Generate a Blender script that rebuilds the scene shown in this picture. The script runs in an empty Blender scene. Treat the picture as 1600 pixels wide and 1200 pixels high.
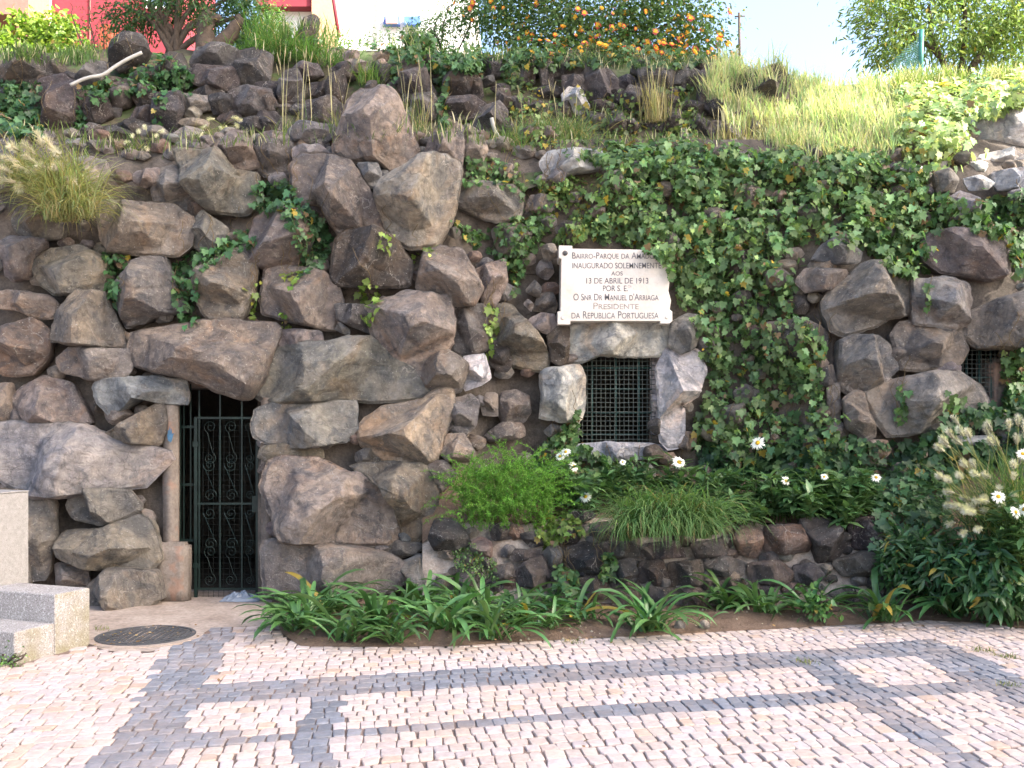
import bpy, math, random
import numpy as np
from mathutils import Vector, Matrix, noise
from mathutils.bvhtree import BVHTree
R = math.radians
random.seed(7); rng = np.random.default_rng(7)
scene = bpy.context.scene
col = scene.collection

# ---------------------------------------------------------------- camera
FPX, CX, HY, EYE = 1556.0, 800.0, 665.0, 1.6
cam = bpy.data.cameras.new('camera'); camo = bpy.data.objects.new('camera', cam); col.objects.link(camo)
camo.location = (0, 0, EYE); camo.rotation_euler = (R(90), 0, 0)
cam.sensor_width = 36; cam.lens = FPX/1600*36; cam.shift_y = (HY-600)/1600
cam.clip_start = 0.1; cam.clip_end = 2000
scene.camera = camo
scene.render.engine = 'CYCLES'; scene.cycles.max_bounces = 6; scene.cycles.diffuse_bounces = 3; scene.cycles.transmission_bounces = 3; scene.cycles.glossy_bounces = 2
# ---------------------------------------------------------------- light
SUN_AZ, SUN_EL = 115.0, 37.0           # azimuth from +Y (into the picture) towards +X
world = bpy.data.worlds.new('World'); scene.world = world; world.use_nodes = True
wn = world.node_tree.nodes; wl = world.node_tree.links
sky = wn.new('ShaderNodeTexSky'); sky.sky_type = 'NISHITA'; sky.sun_disc = False
sky.sun_elevation = R(SUN_EL); sky.sun_rotation = R(SUN_AZ); sky.dust_density = 4.2; sky.ozone_density = 1.0; sky.air_density = 1.0
wn['Background'].inputs['Strength'].default_value = 0.15
wl.new(sky.outputs[0], wn['Background'].inputs['Color'])
sun = bpy.data.lights.new('sun', 'SUN'); sun.energy = 5.0; sun.angle = R(0.5); sun.color = (1, .93, .82)
suno = bpy.data.objects.new('sun', sun); col.objects.link(suno)
sd = Vector((math.sin(R(SUN_AZ))*math.cos(R(SUN_EL)), math.cos(R(SUN_AZ))*math.cos(R(SUN_EL)), math.sin(R(SUN_EL))))
suno.rotation_euler = sd.to_track_quat('Z', 'Y').to_euler()
vs = scene.view_settings
vs.view_transform = 'Standard'; vs.look = 'None'; vs.exposure = 2.1; vs.gamma = 1
vs.use_curve_mapping = False

# ---------------------------------------------------------------- helpers
def P(px, py, D): return np.array(((px-CX)/FPX*D, D, EYE+(HY-py)/FPX*D))
def G(px, py, z=0.0):
    D = FPX*(EYE-z)/(py-HY); return np.array(((px-CX)/FPX*D, D, z))
def pp(s): return [tuple(float(v) for v in q.split(',')) for q in s.split()]
def inpoly(x, y, poly):
    x = np.asarray(x, float); y = np.asarray(y, float); r = np.zeros(x.shape, bool); n = len(poly)
    for i in range(n):
        x0, y0 = poly[i]; x1, y1 = poly[(i+1) % n]
        if y0 == y1: continue
        c = ((y0 > y) != (y1 > y)) & (x < (x1-x0)*(y-y0)/(y1-y0)+x0); r ^= c
    return r
def empty(name, loc, label=None, cat=None, group=None, kind=None):
    o = bpy.data.objects.new(name, None); col.objects.link(o); o.location = loc; o.empty_display_size = .1
    tag(o, label, cat, group, kind); return o
def tag(o, label=None, cat=None, group=None, kind=None):
    if label: o['label'] = label
    if cat: o['category'] = cat
    if group: o['group'] = group
    if kind: o['kind'] = kind
    return o
def mk(name, V, F, m, colr=None, smooth=True):
    me = bpy.data.meshes.new(name)
    V = np.asarray(V, float)
    me.from_pydata(V.tolist(), [], F.tolist() if isinstance(F, np.ndarray) else F)
    if smooth: me.polygons.foreach_set('use_smooth', [True]*len(me.polygons))
    if colr is not None:
        a = me.attributes.new('col', 'FLOAT_COLOR', 'POINT')
        c = np.ones((len(V), 4), np.float32); c[:, :3] = np.asarray(colr)[:, :3]
        a.data.foreach_set('color', c.ravel())
    if m: me.materials.append(m)
    me.update(); return me
def wpos(o):
    v = Vector((0, 0, 0))
    while o is not None: v += o.location; o = o.parent
    return v
def ob(name, me, parent=None, loc=(0, 0, 0), rot=None, sc=None):
    """loc is a world position; parents carry no rotation"""
    o = bpy.data.objects.new(name, me); col.objects.link(o)
    l = Vector(loc)
    if parent is not None: o.parent = parent; l = l - wpos(parent)
    o.location = l
    if rot is not None: o.rotation_euler = rot
    if sc is not None: o.scale = sc
    return o
def part(name, V, F, m, parent=None, colr=None, smooth=True):
    """mesh given in world coordinates; origin put at its base centre"""
    V = np.asarray(V, float); c = (V.min(0)+V.max(0))/2; c[2] = V[:, 2].min()
    return ob(name, mk(name, V-c, F, m, colr, smooth), parent, c)
class MB:
    def __init__(s): s.V = []; s.F = []; s.C = []; s.n = 0
    def add(s, V, F, c=None):
        V = np.asarray(V, float); s.V.append(V)
        s.F += [[i+s.n for i in f] for f in F]
        s.C.append(np.tile(np.asarray(c if c is not None else (1, 1, 1), float)[:3], (len(V), 1))); s.n += len(V)
    def inst(s, T, TF, M, O, C):
        """template T (k,3), faces TF (m,j), matrices M (n,3,3), offsets O (n,3), colours C (n,3)"""
        n = len(O); k = len(T)
        if n == 0: return
        V = np.einsum('nij,kj->nki', M, T)+O[:, None, :]
        F = (np.asarray(TF)[None]+(np.arange(n)*k)[:, None, None]+s.n).reshape(-1, np.asarray(TF).shape[1])
        s.V.append(V.reshape(-1, 3)); s.F += F.tolist(); s.C.append(np.repeat(C, k, 0)); s.n += n*k
    def box(s, x0, x1, y0, y1, z0, z1, c=None):
        V = [(x, y, z) for z in (z0, z1) for y in (y0, y1) for x in (x0, x1)]
        s.add(V, [(0, 2, 3, 1), (4, 5, 7, 6), (0, 1, 5, 4), (1, 3, 7, 5), (3, 2, 6, 7), (2, 0, 4, 6)], c)
    def tube(s, pts, r, n=6, c=None, caps=True):
        pts = np.asarray(pts, float); m = len(pts); rr = np.broadcast_to(np.asarray(r, float), (m,))
        tg = np.gradient(pts, axis=0); tg /= np.linalg.norm(tg, axis=1)[:, None]+1e-9
        ref = np.array((0.0, 0, 1)) if abs(tg[0][2]) < .9 else np.array((1.0, 0, 0))
        V = []; u = np.cross(tg[0], ref)
        for i in range(m):
            u = u-tg[i]*np.dot(u, tg[i]); u /= np.linalg.norm(u)+1e-9; w = np.cross(tg[i], u)
            for k in range(n):
                a = 2*math.pi*k/n; V.append(pts[i]+rr[i]*(u*math.cos(a)+w*math.sin(a)))
        F = [(i*n+k, i*n+(k+1) % n, (i+1)*n+(k+1) % n, (i+1)*n+k) for i in range(m-1) for k in range(n)]
        if caps: F += [tuple(range(n-1, -1, -1)), tuple((m-1)*n+k for k in range(n))]
        s.add(V, F, c)
    def build(s, name, m, parent=None, smooth=True):
        return part(name, np.concatenate(s.V), s.F, m, parent, np.concatenate(s.C), smooth)
def spline(pts, n=10):
    pts = np.asarray(pts, float); t = np.linspace(0, len(pts)-1, n); out = []
    for a in t:
        i = min(int(a), len(pts)-2); f = a-i
        p0 = pts[max(i-1, 0)]; p1 = pts[i]; p2 = pts[i+1]; p3 = pts[min(i+2, len(pts)-1)]
        out.append(.5*((2*p1)+(-p0+p2)*f+(2*p0-5*p1+4*p2-p3)*f*f+(-p0+3*p1-3*p2+p3)*f**3))
    return np.array(out)
def bevel(o, w=.01, seg=2):
    b = o.modifiers.new('bevel', 'BEVEL'); b.width = w; b.segments = seg; b.limit_method = 'ANGLE'; return o

# ---------------------------------------------------------------- materials
MATS = {}
class NT:
    def __init__(s, name, rough=.85):
        m = bpy.data.materials.new(name); m.use_nodes = True; s.m = m; s.t = m.node_tree; s.n = s.t.nodes; s.l = s.t.links
        s.b = s.n['Principled BSDF']; s.b.inputs['Roughness'].default_value = rough
        s.b.inputs['Specular IOR Level'].default_value = .3
        MATS[name] = m
    def new(s, t, **k):
        n = s.n.new(t)
        for a, v in k.items():
            if hasattr(n, a): setattr(n, a, v)
            else: n.inputs[a].default_value = v
        return n
    def noise(s, vec, sc, det=6, rough=.6, dist=0):
        n = s.new('ShaderNodeTexNoise'); n.inputs['Scale'].default_value = sc; n.inputs['Detail'].default_value = det
        n.inputs['Roughness'].default_value = rough; n.inputs['Distortion'].default_value = dist
        if vec is not None: s.l.new(vec, n.inputs['Vector'])
        return n.outputs['Fac']
    def ramp(s, fac, a, b, ca=(0, 0, 0, 1), cb=(1, 1, 1, 1)):
        n = s.new('ShaderNodeValToRGB'); n.color_ramp.elements[0].position = a; n.color_ramp.elements[1].position = b
        n.color_ramp.elements[0].color = ca; n.color_ramp.elements[1].color = cb
        s.l.new(fac, n.inputs[0]); return n.outputs[0]
    def mix(s, fac, a, b, mode='MIX'):
        n = s.new('ShaderNodeMix', data_type='RGBA', blend_type=mode)
        for sock, v in ((n.inputs[0], fac), (n.inputs[6], a), (n.inputs[7], b)):
            if hasattr(v, 'links'): s.l.new(v, sock)
            else: sock.default_value = v if not isinstance(v, tuple) or len(v) == 4 else (*v, 1)
        return n.outputs[2]
    def mul(s, a, b):
        n = s.new('ShaderNodeMath', operation='MULTIPLY')
        for i, v in enumerate((a, b)):
            if hasattr(v, 'links'): s.l.new(v, n.inputs[i])
            else: n.inputs[i].default_value = v
        return n.outputs[0]
    def bump(s, h, st=.5, d=.02, prev=None):
        n = s.new('ShaderNodeBump'); n.inputs['Strength'].default_value = st; n.inputs['Distance'].default_value = d
        s.l.new(h, n.inputs['Height'])
        if prev: s.l.new(prev, n.inputs['Normal'])
        return n.outputs[0]
    def objvec(s):
        tc = s.new('ShaderNodeTexCoord'); oi = s.new('ShaderNodeObjectInfo')
        v = s.new('ShaderNodeVectorMath', operation='SCALE'); v.inputs[0].default_value = (37.1, 61.7, 23.3)
        s.l.new(oi.outputs['Random'], v.inputs['Scale'])
        a = s.new('ShaderNodeVectorMath', operation='ADD'); s.l.new(tc.outputs['Object'], a.inputs[0]); s.l.new(v.outputs[0], a.inputs[1])
        return a.outputs[0], oi
    def done(s, c, nrm=None, rough=None):
        if hasattr(c, 'links'): s.l.new(c, s.b.inputs['Base Color'])
        else: s.b.inputs['Base Color'].default_value = (*c[:3], 1)
        if nrm: s.l.new(nrm, s.b.inputs['Normal'])
        if rough: s.l.new(rough, s.b.inputs['Roughness'])
        return s.m
def rock_mat():
    k = NT('rock', .8); v, oi = k.objvec()
    tint = oi.outputs['Color']
    n1 = k.noise(v, 2.6, 6, .68, .6); n2 = k.noise(v, 1.7, 4, .6, 1.0); n3 = k.noise(v, 14, 5, .7); n4 = k.noise(v, 5, 4, .65, .8)
    c = k.mix(k.ramp(n1, .3, .7), k.mix(1.0, tint, (.52, .56, .64, 1), 'MULTIPLY'), k.mix(1.0, tint, (1.28, 1.18, 1.05, 1), 'MULTIPLY'))
    c = k.mix(k.ramp(n2, .52, .68, (0, 0, 0, 1), (.6, .6, .6, 1)), c, k.mix(1.0, tint, (1.15, .86, .62, 1), 'MULTIPLY'))
    c = k.mix(k.ramp(n4, .52, .60, (0, 0, 0, 1), (.62, .62, .62, 1)), c, k.mix(.55, (.085, .088, .10, 1), k.mix(1.0, tint, (.5, .55, .62, 1), 'MULTIPLY')))
    c = k.mix(k.ramp(n3, .32, .72, (.72, .72, .72, 1), (1.25, 1.25, 1.25, 1)), (0, 0, 0, 1), c, 'MIX') if False else k.mix(1.0, c, k.ramp(n3, .3, .72, (.62, .62, .62, 1), (1.3, 1.3, 1.3, 1)), 'MULTIPLY')
    # pale mineral veins
    dv = k.new('ShaderNodeVectorMath', operation='ADD'); nz = k.new('ShaderNodeTexNoise'); nz.inputs['Scale'].default_value = 3.0; nz.inputs['Detail'].default_value = 5
    k.l.new(v, nz.inputs['Vector']); sc_ = k.new('ShaderNodeVectorMath', operation='SCALE'); sc_.inputs['Scale'].default_value = .5
    k.l.new(nz.outputs['Color'], sc_.inputs[0]); k.l.new(v, dv.inputs[0]); k.l.new(sc_.outputs[0], dv.inputs[1])
    vo = k.new('ShaderNodeTexVoronoi', feature='DISTANCE_TO_EDGE'); vo.inputs['Scale'].default_value = 3.2; k.l.new(dv.outputs[0], vo.inputs['Vector'])
    vein = k.mul(k.ramp(vo.outputs['Distance'], .0, .022, (1, 1, 1, 1), (0, 0, 0, 1)), k.ramp(k.noise(v, 3.3, 3), .5, .66))
    c = k.mix(k.mul(vein, .75), c, (.50, .46, .42, 1))
    # dusty lichen patches and specks
    lp = k.mul(k.ramp(k.noise(v, 3.1, 9, .75), .53, .70), k.ramp(k.noise(v, 30, 4, .7), .4, .62))
    c = k.mix(k.mul(lp, .6), c, (.48, .44, .40, 1))
    c = k.mix(k.mul(k.ramp(k.noise(v, 60, 2), .66, .71), .75), c, (.6, .57, .52, 1))
    mp = k.new('ShaderNodeMapping'); k.l.new(v, mp.inputs['Vector']); mp.inputs['Scale'].default_value = (1.3, 1.3, 3.4); mp.inputs['Rotation'].default_value = (.5, .7, .2)
    c = k.mix(1.0, c, k.ramp(k.noise(mp.outputs[0], 2.4, 7, .72, .7), .32, .68, (.76, .76, .78, 1), (1.2, 1.18, 1.15, 1)), 'MULTIPLY')
    r1 = k.ramp(oi.outputs['Random'], .55, .95); r2 = k.ramp(oi.outputs['Random'], .05, .45, (1, 1, 1, 1), (0, 0, 0, 1))
    crust = k.mul(k.mul(k.ramp(k.noise(v, 2.2, 8, .7, .5), .46, .66), r1), .55); c = k.mix(crust, c, (.37, .35, .335, 1))
    c = k.mix(k.mul(k.mul(k.ramp(k.noise(v, 2.9, 7, .7, .8), .48, .66), r2), .5), c, (.19, .125, .08, 1))
    # thin dark crack lines with a shallow groove bump
    cr = k.new('ShaderNodeTexVoronoi', feature='DISTANCE_TO_EDGE'); cr.inputs['Scale'].default_value = 1.8; k.l.new(dv.outputs[0], cr.inputs['Vector'])
    crack = k.ramp(cr.outputs['Distance'], .0, .02)
    c = k.mix(k.mul(k.ramp(cr.outputs['Distance'], .0, .012, (1, 1, 1, 1), (0, 0, 0, 1)), .35), c, (.05, .045, .04, 1))
    b = k.bump(k.noise(v, 8, 10, .78, .9), 1.0, .11); b = k.bump(crack, .35, .012, b)
    return k.done(c, b)
def simple_noise_mat(name, a, b, sc=6, rough=.9, bs=.4, bd=.01, bsc=30, spots=None, world_co=False):
    k = NT(name, rough)
    if world_co:
        g = k.new('ShaderNodeNewGeometry'); v = g.outputs['Position']
    else: v, _ = k.objvec()
    c = k.mix(k.ramp(k.noise(v, sc, 8, .65), .3, .7), (*a, 1), (*b, 1))
    c = k.mix(1.0, c, k.ramp(k.noise(v, sc*9, 5, .7), .3, .7, (.7, .7, .7, 1), (1.25, 1.25, 1.25, 1)), 'MULTIPLY')
    if spots: c = k.mix(k.mul(k.ramp(k.noise(v, spots[1], 3, .7), spots[2], spots[2]+.08), spots[3]), c, (*spots[0], 1))
    bb = k.bump(k.noise(v, bsc, 7, .7), bs, bd)
    return k.done(c, bb)
def leaf_mat(name, rough=.45, trans=.35, spec=.4):
    k = NT(name, rough); k.b.inputs['Specular IOR Level'].default_value = spec
    at = k.new('ShaderNodeAttribute', attribute_name='col'); oi = k.new('ShaderNodeObjectInfo')
    c = k.mix(1.0, at.outputs['Color'], oi.outputs['Color'], 'MULTIPLY')
    g = k.new('ShaderNodeNewGeometry')
    c = k.mix(1.0, c, k.ramp(k.noise(g.outputs['Position'], 9, 4), .3, .7, (.75, .8, .75, 1), (1.2, 1.15, 1.1, 1)), 'MULTIPLY')
    k.l.new(c, k.b.inputs['Base Color'])
    tr = k.new('ShaderNodeBsdfTranslucent'); k.l.new(k.mix(1.0, c, (1.5, 1.6, .8, 1), 'MULTIPLY'), tr.inputs['Color'])
    mx = k.new('ShaderNodeMixShader'); mx.inputs[0].default_value = trans
    k.l.new(k.b.outputs[0], mx.inputs[1]); k.l.new(tr.outputs[0], mx.inputs[2]); k.l.new(mx.outputs[0], k.n['Material Output'].inputs[0])
    return k.m
def cobble_mat():
    k = NT('cobble', .7); g = k.new('ShaderNodeNewGeometry'); v = g.outputs['Position']
    at = k.new('ShaderNodeAttribute', attribute_name='col')
    c = k.mix(1.0, at.outputs['Color'], k.ramp(k.noise(v, 28, 7, .7), .3, .72, (.72, .70, .68, 1), (1.15, 1.15, 1.15, 1)), 'MULTIPLY')
    c = k.mix(k.mul(k.ramp(k.noise(v, 1.3, 6, .72), .44, .72), .5), c, (.42, .30, .23, 1))
    c = k.mix(k.mul(k.ramp(k.noise(v, 16, 6, .75), .55, .72), .25), c, (.38, .28, .22, 1))
    return k.done(c, k.bump(k.noise(v, 45, 6, .7), .45, .006))
def paint_mat(name, c, rough=.5, metal=0, var=.3):
    k = NT(name, rough); g = k.new('ShaderNodeNewGeometry'); k.b.inputs['Metallic'].default_value = metal
    cc = k.mix(k.ramp(k.noise(g.outputs['Position'], 11, 7, .7), .35, .7), tuple(x*(1-var) for x in c), tuple(min(1, x*(1+var)) for x in c))
    return k.done(cc, k.bump(k.noise(g.outputs['Position'], 70, 4), .15, .003))
M_ROCK = rock_mat()
M_MORTAR = simple_noise_mat('mortar', (.05, .043, .038), (.16, .132, .11), 5, .95, .8, .03, 16, ((.07, .06, .05), 3, .56, .6), True)  # mortar colour darkened to carry the shadow of the joints
M_PLASTER = simple_noise_mat('plaster', (.12, .10, .085), (.25, .21, .18), 4, .9, .5, .012, 22, ((.28, .15, .10), 3.1, .56, .5))
M_PALE = simple_noise_mat('pale_mortar', (.30, .29, .29), (.50, .48, .46), 5, .9, .6, .02, 14, ((.18, .16, .14), 5, .6, .6))
M_SOIL = simple_noise_mat('soil', (.10, .065, .045), (.21, .145, .105), 7, .95, .9, .02, 40, ((.36, .27, .19), 60, .68, .8), True)
M_EARTH = simple_noise_mat('hill_earth', (.07, .06, .04), (.14, .12, .075), 3, .95, .8, .03, 12, ((.08, .13, .04), 2.5, .5, .7), True)
M_BED = simple_noise_mat('joint_sand', (.13, .092, .078), (.27, .195, .16), 6, .95, .6, .006, 60, None, True)
M_APRON = simple_noise_mat('apron_dirt', (.26, .205, .17), (.42, .35, .30), 3, .95, .5, .008, 35, ((.16, .12, .095), 9, .62, .5), True)
M_FAR = simple_noise_mat('far_ground', (.34, .29, .27), (.46, .42, .40), 2, .95, .4, .01, 12, None, True)
M_LEAF = leaf_mat('leaf'); M_GRASS = leaf_mat('grass_blade', .6, .4, .25); M_DRY = leaf_mat('dry_grass', .8, .3, .1)
M_GLOSSY = leaf_mat('glossy_leaf', .34, .22, .5)
M_PETAL = leaf_mat('petal', .6, .25, .2)
M_BARK = simple_noise_mat('bark', (.05, .038, .03), (.12, .09, .07), 12, .95, .9, .015, 30, None, True)
M_COB = cobble_mat()
M_IRON = paint_mat('green_iron', (.009, .020, .017), .45, 0, .4)
M_WIRE = paint_mat('wire', (.022, .028, .026), .5, .3, .3)
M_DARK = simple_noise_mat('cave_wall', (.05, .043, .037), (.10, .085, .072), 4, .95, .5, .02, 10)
M_COVER = simple_noise_mat('cast_iron', (.045, .047, .052), (.095, .095, .10), 8, .65, .4, .004, 50, ((.30, .22, .16), 14, .62, .6))
k = NT('marble', .5); v, _ = k.objvec()
c = k.mix(k.ramp(k.noise(v, 4, 6), .3, .7), (.53, .48, .43, 1), (.62, .57, .52, 1)); c = k.mix(k.mul(k.ramp(k.noise(v, 3, 7, .75), .48, .72), .55), c, (.40, .31, .24, 1))
c = k.mix(k.mul(k.ramp(k.noise(v, 9, 7, .8), .58, .70), .45), c, (.30, .26, .22, 1))
M_MARBLE = k.done(c, k.bump(k.noise(v, 60, 4), .1, .002))
M_LETTER = paint_mat('letter_paint', (.15, .145, .155), .7, 0, .35)
M_LETTER2 = paint_mat('faded_letter_paint', (.30, .27, .25), .7, 0, .35)
M_GRANITE = simple_noise_mat('granite', (.22, .21, .20), (.31, .295, .285), 30, .9, .7, .006, 90, ((.16, .14, .12), 95, .6, .8))
M_WHITEP = paint_mat('white_plastic', (.40, .38, .35), .4, 0, .12)
k = NT('bag_plastic', .25); M_BAG = k.done((.24, .28, .34)); k.b.inputs['Alpha'].default_value = .75

# ================================================================ GROUND AND TERRAIN
BVV = []; BVF = []; bvn = 0            # collision soup for placing plants on real surfaces
def soup(V, F):
    global bvn
    V = np.asarray(V, float); BVV.append(V)
    for f in F: BVF.append([i+bvn for i in f])
    bvn += len(V)
def nz(x, y=0., z=0.): return noise.noise(Vector((x, y, z)))
def sheet(xs, ys, fz):
    V = [(x, y, fz(x, y)) for y in ys for x in xs]; w = len(xs)
    F = [(j*w+i, j*w+i+1, (j+1)*w+i+1, (j+1)*w+i) for j in range(len(ys)-1) for i in range(w-1)]
    return np.array(V), F
V, F = sheet([-900, -60, -8, 8, 60, 900], [-900, -60, -6, 9.4, 60, 900], lambda x, y: -.03)
tag(part('ground', V, F, M_FAR), kind='structure')

def hill_z(x, y):
    t = min(1, max(0, (x-2.0)/2.2)); t = t*t*(3-2*t)            # 0: terraced left, 1: even slope on the right
    a = float(np.interp(y, [9.85, 10.0, 11.1, 12.3, 12.8, 14, 20, 40, 90], [3.9, 4.1, 4.62, 6.05, 6.4, 6.7, 7.0, 7.2, 7.4]))
    b = float(np.interp(y, [9.85, 10.05, 10.6, 12.2, 13.5, 16, 20, 40, 90], [3.8, 4.1, 4.7, 5.75, 6.1, 6.35, 6.5, 6.7, 7]))
    return a*(1-t)+b*t+.10*nz(x*1.3, y*1.3)+.05*nz(x*4, y*4)
xs = list(np.arange(-16, 16.01, .25)); ys = list(np.arange(9.85, 16, .2))+[17, 19, 22, 30, 45, 90]
V, F = sheet([-60, -35]+xs+[35, 60], ys, hill_z)
hill = part('hillside', V, F, M_EARTH); tag(hill, kind='structure'); soup(V, F)

# paving bed, dirt apron in front of the gate, planting bed
V, F = sheet(list(np.linspace(-7, 7, 30)), list(np.linspace(2.6, 9.2, 16)), lambda x, y: -.003)
pave = part('pavement', V, F, M_BED); tag(pave, kind='structure')
BED = pp('425,955 440,992 470,1012 560,1013 700,1012 850,1003 1000,996 1200,985 1350,977 1450,971 1540,976 1640,990 1700,1005 1900,1000 1900,925 1500,915 425,915')
APR = pp('60,985 150,1012 170,1018 235,1019 290,1002 330,984 380,978 445,985 445,950 445,925 300,925 60,940')
def flat(poly, name, z, m, amp, kind='structure', dens=.07):
    W = [G(*q)[:2] for q in poly]; x0, y0 = np.min(W, 0); x1, y1 = np.max(W, 0)
    xs = np.arange(x0, x1+dens, dens); ys = np.arange(y0, y1+dens, dens); XX, YY = np.meshgrid(xs, ys)
    ins = inpoly(XX, YY, W); w = len(xs)
    # pull the border vertices on to the outline
    edge = []
    n = len(W)
    for i in range(n):
        a, b = W[i], W[(i+1) % n]; L = np.linalg.norm(b-a); edge += [a+(b-a)*t for t in np.arange(0, 1, min(1, dens/L))]
    edge = np.array(edge); V = []
    keep = np.zeros(XX.shape, bool)
    for j in range(len(ys)-1):
        for i in range(w-1):
            if ins[j:j+2, i:i+2].any(): keep[j, i] = True
    for j in range(len(ys)):
        for i in range(w):
            x, y = XX[j, i], YY[j, i]
            if not ins[j, i]:
                d = np.hypot(edge[:, 0]-x, edge[:, 1]-y); q = edge[d.argmin()]; x, y = q; zz = z
            else:
                d = np.hypot(edge[:, 0]-x, edge[:, 1]-y).min()
                zz = z+min(1, d/.25)*amp*(1+.8*nz(x*3, y*3)+.5*nz(x*9, y*9))
            V.append((x, y, zz))
    F = [(j*w+i, j*w+i+1, (j+1)*w+i+1, (j+1)*w+i) for j in range(len(ys)-1) for i in range(w-1) if keep[j, i]]
    o = part(name, np.array(V), F, m); tag(o, kind=kind); soup(V, F); return W
W_APR = flat(APR, 'dirt_apron', .004, M_APRON, .006)
W_BED = flat(BED, 'planting_bed', .010, M_SOIL, .045)

# ---------------------------------------------------------------- cobbles
BANDS = [pp(s) for s in (
 '312,1069 400,1065 600,1054.5 800,1043 1000,1031 1200,1019.5 1330,1010 1450,1000 1510,1018 1437,1027 1300,1036 1200,1044 1000,1056 800,1068 600,1080 400,1094 262,1099',
 '285,1149 400,1147 472,1141 527,1137 800,1116.5 1000,1103 1200,1089.5 1300,1080 1360,1073 1515,1066 1530,1084 1382,1091 1325,1096 1200,1105 1000,1122 800,1138 525,1156 400,1165 280,1168',
 '325,985 265,1012 220,1085 170,1157 137,1200 50,1340 190,1340 265,1200 287,1147 305,1110 330,1062 352,1020 375,977',
 '480,1086 472,1140 462,1200 440,1340 510,1340 522,1200 527,1137 532,1080',
 '1250,1040 1300,1080 1365,1122 1475,1200 1670,1340 1770,1340 1550,1200 1440,1125 1362,1072 1300,1034',
 '1437,1025 1502,1066 1600,1110 1760,1190 1760,1140 1600,1062 1507,1017 1455,998')]
WB = [[G(*q)[:2] for q in b] for b in BANDS]
MAN = G(228, 995); MANR = .36
# granite steps frame
su = np.array((.37, .93)); sv = np.array((-.93, .37)); SB = G(23, 1039)[:2]
def stp(u, v): return SB+su*u+sv*v
STEPFP = [stp(-.03, -.03), stp(.70, -.03), stp(.70, 1.6), stp(-.03, 1.6)]
e1 = np.array((1, .235)); e1 /= np.linalg.norm(e1); e2 = np.array((-.12, 1.)); e2 /= np.linalg.norm(e2)
cobs = []
v = -.4; org = np.array((0., 4.0))
B2 = np.array([e1, e2]).T; Bi = np.linalg.inv(B2)
while v < 5.6:
    hgt = rng.uniform(.100, .128); u = -6+rng.uniform(0, .1); ph = rng.uniform(0, 9)
    while u < 6.2:
        wd = rng.uniform(.070, .108); j = .010
        wob = .03*nz(u*.8, ph*.1+v*.6)
        j = .007
        q = [org+e1*(u+a*wd+rng.normal(0, j)*.7)+e2*(v+wob+b*hgt+rng.normal(0, j)*.7) for a, b in ((0, 0), (1, 0), (1, 1), (0, 1))]
        cobs.append(np.array(q)); u += wd
    v += hgt
cc = np.array([c.mean(0) for c in cobs])
ok = (np.abs(cc[:, 0]) < .56*cc[:, 1]+.25) & (cc[:, 1] > 3.2) & (cc[:, 1] < 8.9)
ok &= ~inpoly(cc[:, 0], cc[:, 1]-.09, W_BED) & ~inpoly(cc[:, 0], cc[:, 1], W_APR) & ~inpoly(cc[:, 0], cc[:, 1], STEPFP)
ok &= (np.hypot(cc[:, 0]-MAN[0], cc[:, 1]-MAN[1]) > MANR+.07)
dark = np.zeros(len(cc), bool)
for b in WB: dark |= inpoly(cc[:, 0], cc[:, 1], b)
def cobble_geo(q):
    c = q.mean(0); gap = rng.uniform(.885, .94)
    q = c+(q-c)*gap
    ring = []
    ch = rng.uniform(.06, .15)
    for i in range(4):
        a, b, d = q[i-1], q[i], q[(i+1) % 4]; ring += [b+(a-b)*ch*rng.uniform(.6, 1.2), b+(d-b)*ch*rng.uniform(.6, 1.2)]
    ring = np.array(ring); tx, ty = rng.normal(0, .014, 2); h = rng.uniform(.005, .010)
    def lv(s, z):
        p = c+(ring-c)*s; return np.column_stack([p, z+(p-c)@np.array((tx, ty))])
    V = np.vstack([lv(1.03, -.02), lv(1.0, h-.005), lv(.93, h), [[c[0], c[1], h+.002]]])
    F = [(l*8+i, l*8+(i+1) % 8, (l+1)*8+(i+1) % 8, (l+1)*8+i) for l in range(2) for i in range(8)]+[(16+i, 16+(i+1) % 8, 24) for i in range(8)]
    return V, F
def cob_col(i):
    x, y = cc[i]
    if dark[i]:
        b = rng.uniform(.78, 1.2); return np.array((.19, .20, .232))*b
    b = rng.uniform(.88, 1.07); warm = rng.uniform(-.02, .025)
    if rng.random() < .05: return np.array((.50, .38, .31))*b
    return np.array((.50+warm*.5, .425, .405-warm))*b
idx = [i for i in range(len(cobs)) if ok[i]]
# the 300 that show largest: nearest cobbles inside the frame
def inframe(i):
    x, y = cc[i]; px = CX+x/y*FPX; py = HY+EYE/y*FPX; return 0 < px < 1600 and py < 1200
near = sorted([i for i in idx if inframe(i)], key=lambda i: cc[i][1])[:300]; ns = set(near)
rest = MB()
for i in idx:
    V, F = cobble_geo(cobs[i]); c = cob_col(i)
    if i in ns:
        part('cobble', V, F, M_COB, pave, np.tile(c, (len(V), 1)), False)
    else: rest.add(V, F, c)
o = rest.build('cobble_field', M_COB, pave, False); o['kind'] = 'stuff'

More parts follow.
